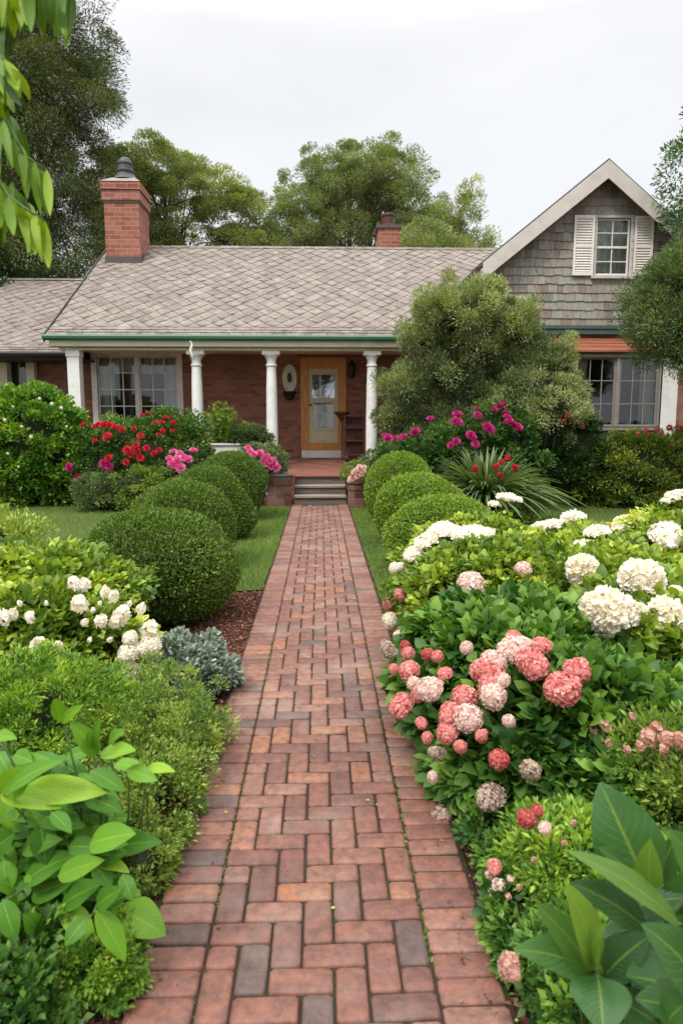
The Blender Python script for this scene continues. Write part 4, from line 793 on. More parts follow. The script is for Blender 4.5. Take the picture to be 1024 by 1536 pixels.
# red roses under the window
C, Rr = (atx(200, 14.3), 14.3, .85), (1.35, .8, .82)
o = shrub('rose_bush', 'wide rose bush full of red flowers under the left window', 'rose bush', C, Rr, 230, 95, .19, .06, 'rose', LEAF, 1.3, 8, .35, .5, .9, .22, .5, .8, lobes=[((.75, .3, .35), (.7, .5, .62), 80)])
Z4 = lambda l, x0=0, y0=480, s=2.56: [(x0 + a / s, y0 + b / s, r) for a, b, r in l]
flowers_px(o, Z4([(320, 403, 6), (365, 408, 6), (395, 405, 7), (420, 405, 7), (440, 410, 6), (470, 422, 6), (412, 448, 8), (365, 463, 5), (515, 418, 5), (540, 445, 6), (597, 394, 5), (622, 394, 5), (637, 375, 6), (665, 395, 6), (660, 375, 5), (570, 360, 5), (625, 425, 5), (662, 425, 4), (490, 500, 8), (525, 497, 6), (523, 480, 6), (505, 518, 5), (540, 530, 6), (563, 492, 6), (590, 512, 5), (610, 500, 5), (485, 547, 6), (418, 530, 6), (380, 400, 6), (405, 398, 6), (455, 415, 5), (530, 510, 5), (545, 365, 4), (610, 440, 4)]), C, Rr, 'rose', 'red', scale=.85)
flowers_px(o, Z4([(398, 552, 6), (418, 560, 6), (300, 608, 6), (268, 565, 6)]), C, Rr, 'rose', 'magenta', scale=1.1)
C, Rr = (atx(270, 13.7), 13.7, .52), (.6, .4, .42)
o = shrub('geranium', 'magenta flowering geranium at the right foot of the red rose bush', 'flower plant', C, Rr, 60, 70, .13, .05, 'shr', LEAF, 1.3, 9)
flowers_px(o, Z4([(690, 512, 6), (743, 502, 7), (665, 505, 5), (680, 538, 8), (720, 535, 7), (660, 550, 6), (693, 568, 8), (650, 530, 5), (705, 525, 5), (670, 560, 5)]), C, Rr, 'rose', 'hotpink', scale=1.05)
shrub('low_shrub', 'low grey green shrub at the lawn edge below the red roses', 'shrub', (atx(160, 13.3), 13.3, .28), (.62, .42, .40), 70, 90, .13, .05, 'shr', LEAF, .8, 10)
shrub('low_shrub', 'low feathery shrub between the red roses and the second boxwood ball', 'shrub', (atx(210, 13.3), 13.3, .3), (.6, .42, .48), 70, 90, .13, .05, 'herb', LEAF, .8, 12)
# plants in the white trough
def upright(name, label, cat, loc, r, h, n, ls, mat, W=.6, T=LEAF, lean=.25, seg=5, group=None, per=26, T2=None):
    o = thing(name, label, cat, loc, group); f = Fol(); mb = MB()
    for i in range(n):
        a = random.uniform(0, 6.28); q = random.random() ** .6; b = np.array([math.cos(a) * r * q * .35, math.sin(a) * r * q * .35, 0]); e = np.array([math.cos(a) * r * q, math.sin(a) * r * q, h * random.uniform(.7, 1.05) * (1 - .25 * q * q)]); m = (b + e) / 2 - np.array([math.cos(a), math.sin(a), 0]) * r * lean * q * .4
        mb.tube([b, m, e], [.007, .005, .003], 4); t = rng.uniform(.12, 1, per)[:, None]; P = (1 - t) ** 2 * b + 2 * t * (1 - t) * m + t * t * e; ax = unit(e - b); D = rdir(per) * [1, 1, .5] + ax * .7
        f.leaves(P, D, unit(rdir(per) * .5 + [0, 0, 1]), ls * rng.uniform(.7, 1.2, per), T, W, rng.normal(.45, .18, per) + .25 * (t[:, 0] > .85))
    link('foliage', f.mesh('foliage', [M[mat]], len(T[0]) > 5), o); mb.build('stem', M['stem'], o); return o
upright('trough_shrub', 'upright yellow green shrub in the white trough beside the left column', 'shrub', (atx(333, 15.95), 15.95, 1.0), .5, 1.08, 70, .11, 'herb', .7)
shrub('rounded_shrub', 'rounded dark green shrub in the white trough between the left columns', 'shrub', (atx(373, 15.9), 15.9, 1.25), (.52, .34, .28), 70, 80, .12, .05, 'shr', LEAF, 1.2, 14).location.z = -.02
# pink flowers by the second column
C, Rr = (atx(386, 13.9), 13.9, .84), (.55, .3, .36)
o = shrub('petunia', 'pink flowering petunia spilling beside the column base, left of the grey capped pedestal', 'flower plant', C, Rr, 70, 60, .12, .045, 'shr', LEAF, 1.3, 15, twn=10)
flowers_px(o, [(280 + a / 3.012, 480 + b / 3.012, r) for a, b, r in [(330, 600, 6), (350, 625, 6), (345, 640, 5), (375, 635, 6), (395, 650, 6), (380, 660, 6), (405, 665, 6), (285, 590, 5), (275, 575, 4), (360, 615, 5), (300, 605, 5), (365, 650, 5), (390, 635, 5)]], C, Rr, 'rose', 'hotpink')
C, Rr = (pr[0], pr[1], pr[2] + .14), (.3, .26, .24)
o = thing('potted_flowers', 'salmon pink flowers spilling over the reddish pedestal right of the steps', 'flower plant', (pr[0], pr[1], pr[2])); f = Fol(); clumps(f, (0, 0, .12), Rr, 40, 60, .09, .045, LEAF, 1.2, 3); link('foliage', f.mesh('foliage', [M['herb']]), o)
flowers_px(o, [(280 + a / 3.012, 480 + b / 3.012, r) for a, b, r in [(780, 665, 5), (795, 680, 5), (745, 715, 5), (770, 705, 5), (790, 695, 5), (755, 690, 4), (762, 680, 4), (735, 725, 4), (800, 665, 4)]], C, Rr, 'rose', 'blush')
flowers_px(o, [(280 + a / 3.012, 480 + b / 3.012, r) for a, b, r in [(775, 690, 4), (785, 675, 4), (750, 705, 4)]], C, Rr, 'rose', 'pink')
shrub('rounded_shrub', 'small grey green shrub at the foot of the right porch column', 'shrub', (atx(585, 15.4), 15.4, .68), (.62, .4, .42), 70, 80, .14, .05, 'shr', LEAF, 1.0, 17)
# big grey green shrub on the right
C = (atx(715, 14.2), 14.2, 1.3); LB = []
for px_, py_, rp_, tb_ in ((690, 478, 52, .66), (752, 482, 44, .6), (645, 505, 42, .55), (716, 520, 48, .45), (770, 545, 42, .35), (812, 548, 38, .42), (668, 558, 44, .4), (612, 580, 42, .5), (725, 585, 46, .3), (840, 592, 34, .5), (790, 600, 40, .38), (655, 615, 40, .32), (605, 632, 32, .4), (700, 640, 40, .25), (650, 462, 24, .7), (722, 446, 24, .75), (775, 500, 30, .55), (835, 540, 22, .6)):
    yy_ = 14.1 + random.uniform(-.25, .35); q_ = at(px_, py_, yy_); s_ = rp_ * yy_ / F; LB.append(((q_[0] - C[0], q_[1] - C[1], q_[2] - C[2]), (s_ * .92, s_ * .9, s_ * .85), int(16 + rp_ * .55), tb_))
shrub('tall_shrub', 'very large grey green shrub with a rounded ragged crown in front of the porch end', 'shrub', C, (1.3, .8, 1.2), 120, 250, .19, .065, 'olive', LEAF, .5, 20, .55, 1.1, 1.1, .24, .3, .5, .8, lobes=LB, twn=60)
shrub('pale_flowering_shrub', 'pale tipped loose shrub against the right side of the very large shrub', 'shrub', (atx(815, 13.6), 13.6, 1.95), (.85, .6, .75), 90, 200, .22, .05, 'olive', LEAF, .7, 23, .4, .6, .75, .2, .75, .6, .2)
C, Rr = (atx(690, 12.9), 12.9, .75), (1.55, .55, .82)
o = shrub('azalea', 'dark leaved azalea with magenta flowers under the very large grey green shrub', 'flowering bush', C, Rr, 190, 90, .18, .07, 'rose', LEAF, 1.2, 25, .35, .5, .8, .2, .35, .78, lobes=[((.6, .2, .5), (.9, .5, .6), 70)])
AZ = [(540 + a / 2.844, 420 + b / 2.844, r) for a, b, r in [(118, 672, 8), (150, 675, 7), (185, 668, 7), (105, 665, 6), (236, 645, 8), (225, 655, 6), (298, 590, 6), (413, 573, 9), (412, 605, 9), (400, 600, 6), (500, 580, 8), (497, 550, 6), (565, 555, 9), (605, 535, 9), (590, 545, 7), (620, 570, 9), (635, 605, 9), (625, 585, 7), (670, 627, 9), (650, 612, 7), (548, 632, 9), (540, 620, 7), (555, 640, 7), (470, 660, 9), (480, 670, 7), (490, 700, 8), (410, 688, 7), (385, 705, 6)]]
flowers_px(o, AZ, C, (1.6, .75, 1.0), 'rose', 'magenta', scale=.85)
# strappy leaved plant with red flowers
def strappy(name, label, loc, n, ln, wd, spread, mat='strap', bend=.9):
    o = thing(name, label, 'plant', loc); f = Fol(); T = gridleaf(7, 2, .5, .2, 0, .35)
    for i in range(n):
        a = random.uniform(0, 6.28); l = ln * random.uniform(.65, 1.1); q = random.uniform(.25, 1) * spread; ts = np.linspace(0, 1, 9); wv = wd * np.sin(np.pi * np.clip(ts * .93 + .05, 0, 1)) ** .6
        out_v = np.array([math.cos(a), math.sin(a), 0]); side = np.array([-math.sin(a), math.cos(a), 0]); mid = out_v * (q * ts ** 1.3)[:, None] * l + np.array([0, 0, 1]) * (l * (ts - bend * q * ts ** 2.2))[:, None] + out_v * .05
        V = np.concatenate([mid - side * wv[:, None] / 2 + [0, 0, .01], mid, mid + side * wv[:, None] / 2 + [0, 0, .01]]); k = 9
        V[:, 2] = np.maximum(V[:, 2], .01); Fq = np.array([(r_ * k + j, r_ * k + j + 1, (r_ + 1) * k + j + 1, (r_ + 1) * k + j) for r_ in range(2) for j in range(k - 1)]); f.raw(V, [Fq], min(1, max(0, random.gauss(.5, .25))))
    link('foliage', f.mesh('foliage', [M[mat]], True), o); return o
o = strappy('daylily', 'fountain of long strappy green leaves with a few red flowers behind the right boxwoods', (atx(730, 11.4), 11.4, 0), 900, 1.55, .045, 1.0, 'strap', .85)
for a, b, r in [(490, 808, 6), (597, 832, 5), (580, 797, 5), (600, 775, 5), (628, 760, 6), (660, 800, 6), (655, 808, 4), (620, 768, 4), (572, 800, 4)]:
    p = at(540 + a / 2.844, 420 + b / 2.844, 10.6); flower(o, p, r * 10.6 / F, 'spike', 'red', None)
    MB().tube([np.array([0, -.1, .02]), (p - np.array(o.location)) * [.6, .6, .8], p - np.array(o.location)], [.008, .006, .004], 4).build('flower_stem', M['stem'], o)
shrub('low_shrub', 'small bright green clump at the right foot of the strappy leaved plant', 'shrub', (atx(772, 10.9), 10.9, .18), (.42, .35, .3), 50, 90, .1, .045, 'herb', LEAF, .8, 26)
C, Rr = (atx(858, 13.8), 13.8, .82), (.72, .6, .95)
o = shrub('dark_shrub', 'dense dark green shrub with faded red blossom on top, left of the low hedge', 'shrub', C, Rr, 150, 100, .16, .065, 'darkleaf', LEAF, 1.2, 27, .25, .5, .75, .2, .4, .85)
flowers_px(o, [(832, 629, 6), (840, 625, 6), (850, 624, 6), (858, 622, 5), (845, 633, 5), (836, 636, 5), (862, 634, 4), (874, 640, 4)], C, Rr, 'spike', 'coral')
C, Rr = (atx(960, 13.8), 13.8, .6), (1.5, .8, .82)
o = shrub('hedge', 'broad informal green hedge below the bay window', 'hedge', C, Rr, 420, 120, .17, .06, 'hedge', LEAF, .9, 28, .25, .5, .75, .2, .5, .78, lobes=[((1.6, .2, .1), (1.3, .8, .85), 140)], zmin=-.8)
flowers_px(o, [(968, 648, 5), (985, 644, 5), (1003, 642, 5), (1016, 641, 5), (955, 652, 4), (992, 650, 4)], C, (1.6, .9, .9), 'spike', 'coral')
# ------------------------------------------------------------------ trees
def tree(name, label, base, trunk, blobs, per, cr, ls, mat, T=LEAF, W=.7, seed=1, nl=26, group=None, flat=.7, tr=.22, fork=.35, shell=.6, tvar=.17, tbase=.45, up=.5, droop=0, zmin=-.8, stems=1, bark='bark', core=0):
    """blobs: (x, y, z, rx, ry, rz, n clumps) relative to base; trunk: height of the trunk top"""
    o = thing(name, label, 'tree', base, group); f = Fol(); cc = []
    for i, (x, y, z, a, b, c, n) in enumerate(blobs): 
        cc.append(clumps(f, (x, y, z), (a, b, c), n, per, cr, ls, T, W, seed + i, up, shell, zmin, flat, tvar, tbase, droop=droop))
        if core: f.core((x, y, z), (a * core, b * core, c * core))
    cc = np.concatenate(cc); mb = MB(); g = np.random.default_rng(seed)
    for s_ in range(stems):
        off = np.array([g.uniform(-.5, .5), g.uniform(-.4, .4), 0]) * (stems > 1); lean = off * 2.2; top = np.array([lean[0] + blobs[0][0] * .5, lean[1], trunk]); n = 6
        ax = [off + (top - off) * t + np.array([math.sin(t * 5 + s_) * .12, math.cos(t * 4) * .1, 0]) * (0 < t < 1) for t in np.linspace(0, 1, n + 1)]; r0 = tr / (stems ** .4)
        mb.tube(ax, [r0 * (1.25 if k == 0 else 1 - .75 * k / n) for k in range(n + 1)], 9)
        for e in cc[g.choice(len(cc), min(len(cc), nl // stems), replace=False)]:
            t = g.uniform(fork, .95); b = off + (top - off) * t; m = b * .45 + e * .55 + np.array([0, 0, .25 * np.linalg.norm(e - b) * .5]); r = r0 * (.42 - .25 * t)
            mb.tube([b, b * .75 + m * .25 + g.normal(size=3) * .08, m, (m + e) / 2 + g.normal(size=3) * .12, e], [r, r * .8, r * .55, r * .35, r * .15], 6)
    link('crown', f.mesh('crown', [M[mat], M['twig']]), o); mb.build('trunk', M[bark], o, True); return o
G = 'trees behind the house'
Y = 25; bx = atx(40, Y)
tree('evergreen_tree', 'huge dark dull green evergreen tree towering behind the left chimney', (bx, Y, 0), 17, [(0, 0, 14.5, 3.2, 2.8, 3.2, 120), (.6, -.3, 10.5, 3.0, 2.8, 2.6, 120), (1.6, -.3, 12.3, 2.0, 2, 1.5, 50), (-.8, -.5, 7, 3.6, 3, 2.6, 120), (1.9, -.3, 7.3, 1.9, 1.8, 1.8, 60), (.9, 0, 18.2, 2.2, 2, 2.2, 60), (.2, 1, 12.5, 3.2, 1.6, 6, 150)], 480, .75, .11, 'fir', LEAF, .5, 40, 60, G, .55, .42, .3, .65, droop=.5)
Y = 30; bx = atx(280, Y)
tree('spreading_tree', 'light green tree with layered rounded clouds of foliage right of the big chimney', (bx, Y, 0), 11, [(-1.2, 0, 11.9, 1.7, 2, .8, 60), (.6, 0, 11.0, 2.0, 2, .8, 60), (2.0, 0, 10.1, 1.4, 1.5, .9, 50), (-2.3, 0, 10.6, 1.3, 2, 1.4, 50), (-.2, .5, 9.4, 2.4, 2, .8, 40), (2.3, 0, 8.7, 1.2, 1.4, .8, 36), (-1.5, 0, 8.8, 1.8, 1.6, .8, 36)], 330, .5, .115, 'treeA', LEAF, .6, 50, 44, G, .5, .2, .45, .4)
Y = 32; bx = atx(535, Y)
tree('round_crowned_tree', 'broad round crowned green tree with many stems behind the middle of the roof', (bx, Y, 0), 12.5, [(0, 0, 10.9, 3.7, 3.2, 2.6, 290), (.5, 0, 12.3, 2.2, 2.2, 1.4, 90), (-2.1, 0, 10.2, 1.9, 2, 1.8, 90), (2.5, 0, 10.0, 1.7, 2, 1.8, 90), (0, 0, 8.6, 3.9, 2.6, 1.4, 90)], 260, .4, .105, 'treeB', LEAF, .6, 60, 70, G, .8, .3, .35, .75, stems=5)
Y = 29; bx = atx(690, Y)
tree('slender_tree', 'slim loose light green tree with upright shoots left of the shingled gable', (bx, Y, 0), 10.2, [(-.7, 0, 9.0, .8, .8, 1.3, 26), (.2, 0, 10.0, .55, .6, 1.2, 22), (.0, 0, 8.3, 1.1, 1, 1.1, 30), (.9, 0, 8.6, .6, .6, 1.0, 16)], 150, .34, .11, 'treeA', LEAF, .6, 70, 30, G, 1.2, .12, .5, .8, stems=2, up=1.2)
Y = 31; bx = atx(405, Y)
tree('low_tree', 'lower leafy tree filling the gap between the spreading tree and the round crowned tree', (bx, Y, 0), 8.5, [(0, 0, 8.6, 1.7, 1.5, 1.5, 60), (-1.5, 0, 8.0, 1.4, 1.3, 1.1, 40)], 260, .5, .11, 'treeB', LEAF, .6, 75, 20, G, .8, .16, .4, .7)
Y = 27; bx = atx(630, Y)
tree('low_tree', 'low green tree showing just above the ridge right of the small chimney', (bx, Y, 0), 7, [(0, 0, 7.9, 1.2, 1.3, 1.0, 44), (.9, 0, 7.6, .9, 1, .8, 26)], 260, .45, .11, 'treeB', LEAF, .6, 78, 20, G, .8, .14, .4, .7, tbase=.55)
def copy_thing(src, loc, rot, label, sc=1):
    c = src.copy(); COL.objects.link(c); c.location = loc; c.rotation_euler = (0, 0, rot); c.scale = (sc,) * 3; c['label'] = label
    for ch in src.children: k = ch.copy(); COL.objects.link(k); k.parent = c
src_a, src_b = [q for q in SC.objects if q.name in ('round_crowned_tree', 'spreading_tree')]
for i, (x_, y_, s_, lb) in enumerate(((-9, -24, .8, 'tree across the garden to the left, mirrored in the front windows'), (0, -27, .62, 'lower tree opposite the front door, mirrored in its glass'), (9, -23, .75, 'tree across the garden to the right, mirrored in the bay window'))):
    copy_thing((src_a, src_b)[i % 2], (x_, y_, 0), i * 1.3, lb, s_); 
for q in SC.objects:
    if q.get('category') == 'tree' and 'mirrored' in q.get('label', ''): q['group'] = 'trees opposite the house'
Y = 22.5; bx = atx(-30, Y)
tree('low_tree', 'bushy green tree at the left picture edge above the side wing roof', (bx, Y, 0), 5, [(0, 0, 5.9, 1.6, 1.3, 1.5, 60), (-1.6, 0, 6.6, 1.6, 1.3, 1.6, 50), (1.2, .6, 5.3, 1.0, 1.0, 1.0, 30)], 260, .45, .1, 'darkleaf', LEAF, .7, 79, 20, G, .8, .14, .4, .6, core=.5)
Y = 15; bx = atx(1075, Y)
tree('broadleaf_tree', 'dark blue green tree leaning over the right slope of the gable roof', (bx, Y, 0), 7.5, [(-.3, 0, 7.0, 1.5, 1.2, 1.1, 42), (.3, 0, 8.6, 1.3, 1.2, 1.4, 46), (-.5, -.2, 5.7, .9, .9, .7, 30), (.6, 0, 5.4, 1.4, 1.2, 1.2, 40)], 120, .32, .1, 'treeR', LEAF, .75, 80, 50, None, .8, .16, .4, .75)
Y = 12.4; bx = atx(1100, Y)
tree('leaning_tree', 'dense grey green small tree overhanging the bay window at the right edge', (bx, Y, 0), 4.0, [(-.85, 0, 3.4, 1.15, 1.0, 1.1, 160), (-.7, 0, 4.1, .75, .8, .7, 60), (-.4, 0, 3.0, 1.0, .8, .6, 60), (0, 0, 4.2, 1.1, .9, 1.0, 70)], 260, .3, .065, 'shr', LEAF, .5, 82, 40, None, .8, .13, .3, .45, core=.6, tbase=.4)
# ------------------------------------------------------------------ hydrangea beds
HG = 'hydrangea bushes along the right side of the path'
def hydrangea(label, C, Rr, nc, per, cr, ls, mat, seed, group=HG, T=MID, tb=.45, lobes=(), name='hydrangea_bush', core=.78, shell=.25, flat=.7, zmin=-.6):
    return shrub(name, label, 'flowering bush', C, Rr, int(nc * 1.1), int(per * 1.45), cr, ls * .92, mat, T, 1.2, seed, shell, .6, flat, .22, tb, core, .14, group, lobes=lobes, zmin=zmin)
def fl(o, C, Rr, lst, kind, mat, label=None, sc=1.08): flowers_px(o, lst, C, Rr, kind, mat, label, sc)
def fly(o, lst, kind, mat, Y, label=None):
    for px, py, rp in lst:
        q = at(px, py, Y + random.uniform(-.05, .05)); flower(o, q, rp * Y / F * 1.05, kind, mat, label, (random.uniform(-.3, .3), -.8, .8))
# far, white
C, Rr = (1.45, 6.35, .34), (.72, .75, .40)
o = hydrangea('low bright green hydrangea with clusters of white flowers, nearest the light green boxwoods', C, Rr, 170, 60, .12, .05, 'hydyel', 90)
fl(o, C, Rr, [(711, 801, 18), (692, 804, 13), (662, 795, 18), (678, 797, 12), (639, 811, 16), (650, 803, 12), (619, 831, 14), (632, 840, 8), (760, 747, 14), (741, 757, 9), (772, 750, 10), (728, 800, 12)], 'flat', 'cream')
fl(o, C, Rr, [(591, 852, 8), (600, 850, 6)], 'mop', 'cream')
C, Rr = (2.55, 6.2, .30), (.95, .75, .37)
o = hydrangea('bright green hydrangea with white flower heads in the middle of the far row', C, Rr, 190, 60, .12, .05, 'hydyel', 91)
fl(o, C, Rr, [(827, 788, 16), (812, 790, 12), (859, 776, 14), (848, 782, 10), (900, 797, 15), (888, 800, 10), (947, 788, 22), (932, 792, 14), (877, 822, 14), (805, 790, 8)], 'flat', 'cream')
fl(o, C, Rr, [(944, 812, 6), (912, 787, 5)], 'rose', 'yellow')
C, Rr = (3.35, 5.7, .45), (.8, .7, .55)
o = hydrangea('taller bright green hydrangea with white flowers at the right end of the far row', C, Rr, 170, 60, .13, .055, 'hydyel', 92)
fl(o, C, Rr, [(1015, 743, 14), (1004, 750, 10), (997, 802, 20), (985, 798, 12), (1013, 885, 12)], 'flat', 'cream')
# middle, leafy
C, Rr = (1.32, 4.95, .34), (.72, .72, .42)
o = hydrangea('leafy hydrangea with scattered blush and pink heads between the far row and the pink bush', C, Rr, 210, 60, .12, .05, 'hydyel', 93, tb=.28)
fl(o, C, Rr, [(705, 879, 20), (784, 853, 11)], 'mop', 'blush'); fl(o, C, Rr, [(600, 892, 9), (683, 932, 10), (583, 907, 9)], 'mop', 'pink'); fl(o, C, Rr, [(585, 931, 12), (598, 953, 8), (651, 941, 19)], 'mop', 'cream')
C, Rr = (2.2, 4.9, .32), (.85, .7, .40)
o = hydrangea('leafy yellow green bush with blush flower heads in the middle of the right bed', C, Rr, 200, 60, .12, .055, 'hydyel', 94)
fly(o, [(872, 855, 20), (880, 848, 14)], 'ruffle', 'cream', 4.3); fly(o, [(827, 915, 10)], 'ruffle', 'cream', 4.15); fl(o, C, Rr, [(733, 897, 5), (745, 905, 5)], 'rose', 'yellow')
C, Rr = (1.95, 3.75, .32), (.74, .6, .40)
o = hydrangea('hydrangea with the largest cream white ruffled flower heads at the right side', C, Rr, 190, 55, .13, .075, 'hydyel', 95, tb=.25)
fl(o, C, Rr, [(854, 976, 9)], 'ruffle', 'cream'); fly(o, [(961, 868, 27), (945, 873, 16), (978, 872, 16), (1013, 890, 10)], 'ruffle', 'cream', 3.7); fly(o, [(913, 914, 28), (890, 907, 18), (938, 918, 20), (905, 938, 15), (955, 915, 12), (1000, 922, 26), (1020, 932, 20), (985, 935, 14)], 'ruffle', 'cream', 3.3)
# near, pink
C, Rr = (1.12, 3.62, .30), (.64, .66, .36)
o = hydrangea('big dark leaved hydrangea covered with pink and coral flower heads leaning over the path', C, Rr, 250, 55, .12, .075, 'hyddark', 96, tb=.6, lobes=[((.08, -.62, -.04), (.5, .42, .30), 110), ((-.17, -.66, -.12), (.42, .38, .24), 90)], shell=.3)
Rf = (.70, .95, .42); Cf = (1.06, 3.4, .28)
fl(o, Cf, Rf, [(611, 980, 9), (613, 1006, 16), (603, 1057, 18), (671, 1098, 16), (676, 1071, 19), (696, 1046, 19), (723, 1005, 17), (739, 1015, 17), (733, 1030, 17), (791, 990, 20), (803, 1001, 18), (841, 1033, 25), (864, 1006, 19), (809, 969, 14), (640, 1106, 8), (768, 955, 9), (870, 1010, 14), (590, 1003, 8), (627, 1042, 10), (632, 1085, 9), (690, 1120, 10), (722, 1103, 9), (668, 1010, 10), (655, 985, 9)], 'mop', 'pink')
fl(o, Cf, Rf, [(608, 968, 7), (641, 981, 9), (748, 1139, 15)], 'mop', 'coral', 'deep coral red flower head')
fl(o, Cf, Rf, [(646, 1033, 21), (741, 994, 16), (737, 1043, 18), (766, 976, 20), (703, 1078, 18), (782, 968, 14), (752, 1020, 12), (620, 1025, 10), (700, 972, 9), (648, 1165, 9), (762, 1082, 9)], 'mop', 'blush', 'pale blush flower head')
fl(o, Cf, Rf, [(582, 975, 15), (735, 1196, 23), (658, 1231, 20), (796, 1157, 19), (655, 1130, 14)], 'cone', 'tan', 'faded papery cone shaped flower head')
bl = [x for x in o.children if x.get('label', '').startswith('faded')][0]; bl.data = FM[('cone', 'tan')][0]
C, Rr = (1.6, 3.05, .24), (.5, .45, .27)
o = hydrangea('dark green leafy hydrangea with dusty pink buds right of the pink heads', C, Rr, 130, 50, .12, .075, 'hyddark', 97, tb=.75)
fl(o, C, Rr, [(904, 1010, 12), (845, 1118, 9), (888, 1003, 6)], 'mop', 'dusty')
C, Rr = (1.22, 2.62, .14), (.36, .3, .18)
o = hydrangea('hydrangea with small coral heads above the path edge at lower right', C, Rr, 120, 50, .1, .06, 'hyddark', 98, tb=.75)
fl(o, C, Rr, [(790, 1225, 17), (807, 1216, 10)], 'mop', 'coral'); fl(o, C, Rr, [(815, 1241, 12)], 'mop', 'blush')
# dusty pink spiraea, fine leaved
C, Rr = (1.5, 2.5, .28), (.4, .36, .26)
o = shrub('spiraea', 'fine leaved spiraea with dusty pink flower sprays at the right edge', 'flowering bush', C, Rr, 190, 120, .07, .028, 'herb', LEAF, .7, 100, .35, .7, .9, .2, .4, .75)
fl(o, C, Rr, [(898, 1075, 11), (908, 1090, 9), (890, 1095, 7), (985, 1095, 13), (972, 1108, 13), (1000, 1110, 13), (960, 1120, 9), (1018, 1112, 12), (940, 1125, 7), (912, 1115, 6), (995, 1125, 9), (948, 1075, 6)], 'spike', 'dusty', sc=1.1)
C, Rr = (2.2, 3.0, .42), (.55, .5, .34)
shrub('spiraea', 'fine leaved pale green bush behind the spiraea at the right edge', 'bush', C, Rr, 200, 110, .08, .03, 'herb', LEAF, .7, 101, .35, .7, .9, .2, .5, .75)
C, Rr = (.92, 2.2, .12), (.27, .3, .17)
o = shrub('low_bush', 'low fine leaved bush with one pink and white bloom beside the path at lower right', 'bush', C, Rr, 170, 100, .065, .028, 'hyd', LEAF, .8, 102, .4, .7, .9, .22, .6, .7)
fl(o, C, Rr, [(741, 1301, 11)], 'mop', 'pink'); fl(o, C, Rr, [(735, 1312, 9), (748, 1328, 11), (740, 1340, 9), (765, 1318, 7)], 'spike', 'blush')
fly(o, [(778, 1330, 6), (800, 1290, 6), (762, 1345, 7), (845, 1265, 6), (860, 1235, 7)], 'spike', 'dusty', 1.98)
fly(o, [(788, 1228, 15), (806, 1217, 10)], 'mop', 'coral', 2.05); fly(o, [(817, 1243, 10)], 'mop', 'blush', 2.0)
C, Rr = (.80, 1.72, .10), (.2, .28, .17)
o = shrub('low_bush', 'small leafy bush with one dusty pink head at the path edge near the bottom', 'bush', C, Rr, 90, 80, .05, .03, 'hyddark', LEAF, 1.1, 103, .4, .7, .9, .22, .7, .7)
fl(o, C, Rr, [(762, 1447, 17), (772, 1462, 9)], 'mop', 'dusty')
shrub('low_bush', 'leafy green undergrowth beneath the big glossy leaves at lower right', 'bush', (1.2, 1.85, .12), (.36, .36, .2), 130, 70, .07, .045, 'hyddark', LEAF, 1.2, 104, .4, .7, .9, .22, .6, .7)
for x_, y_, r_, hh_, lb in ((.70, 2.5, .13, .1, 'strip of small leafy growth at the right path edge below the faded flower heads'), (.66, 2.02, .1, .09, 'small tuft of leaves at the right path edge near the glossy leaves'), (.74, 1.5, .12, .1, 'lowest tuft of leaves at the right path edge near the bottom')):
    shrub('edge_plant', lb, 'plant', (x_, y_, .05), (r_, .26, hh_), 60, 60, .045, .03, 'hyddark', LEAF, 1.2, int(y_ * 10), .4, .7, .9, .2, .6, .6)
o = [q for q in SC.objects if q.name.startswith('edge_plant') and q.parent is None][0]; fly(o, [(717, 1272, 12)], 'cone', 'coral', 2.42)
# left bed
C, Rr = (-2.15, 4.75, .36), (.86, .85, .42)
o = hydrangea('sprawling bright green hydrangea with white flower clusters left of the path', C, Rr, 330, 60, .13, .055, 'hydyel', 110, None, tb=.4, lobes=[((.35, -.55, -.08), (.65, .45, .36), 110)])
Cf, Rf = (-1.9, 4.6, .38), (1.05, 1.0, .48)
fl(o, Cf, Rf, [(111, 875, 10), (127, 877, 10), (119, 907, 14), (158, 889, 9), (170, 895, 10), (45, 926, 9), (6, 927, 12), (152, 932, 10), (182, 924, 16), (172, 934, 10), (211, 914, 9), (223, 945, 14), (57, 968, 12), (92, 978, 6), (127, 934, 6), (62, 975, 8), (88, 970, 9), (62, 962, 8), (20, 922, 8)], 'spike', 'cream', sc=1.15); fl(o, Cf, Rf, [(140, 915, 5), (30, 905, 5), (70, 905, 4), (18, 985, 6), (135, 960, 5), (165, 960, 6), (195, 905, 5), (150, 905, 4), (186, 915, 9), (116, 880, 8), (230, 955, 9)], 'spike', 'white', sc=1.0)
fl(o, Cf, Rf, [(225, 971, 15), (210, 975, 12), (191, 981, 13), (195, 958, 11), (195, 1007, 12), (188, 1020, 13)], 'mop', 'cream', sc=1.05)
shrub('light_shrub', 'yellow green feathery shrub behind the white flowered bush at the left edge', 'bush', (-3.05, 6.0, .45), (.75, .5, .52), 110, 90, .13, .045, 'herb', LEAF, .8, 112, .4, .8, .9, .2, .7, .7)
shrub('carrot_leaved_plant', 'mound of fine ferny bright green foliage at the left edge', 'plant', (-1.42, 3.25, .24), (.5, .48, .29), 260, 130, .07, .028, 'hyd', LEAF, .6, 113, .4, .7, .8, .28, .62, .45, lobes=[((-.4, -.4, -.03), (.4, .4, .28), 130)])
shrub('dusty_miller', 'silvery grey green cushion plant between the mulch and the fine green herbs', 'plant', (-.98, 4.35, .10), (.34, .4, .18), 130, 80, .055, .035, 'grey', OVAL, .8, 114, .4, .7, .8, .2, .4, .7, lobes=[((.22, -.1, -.02), (.2, .26, .12), 40)])
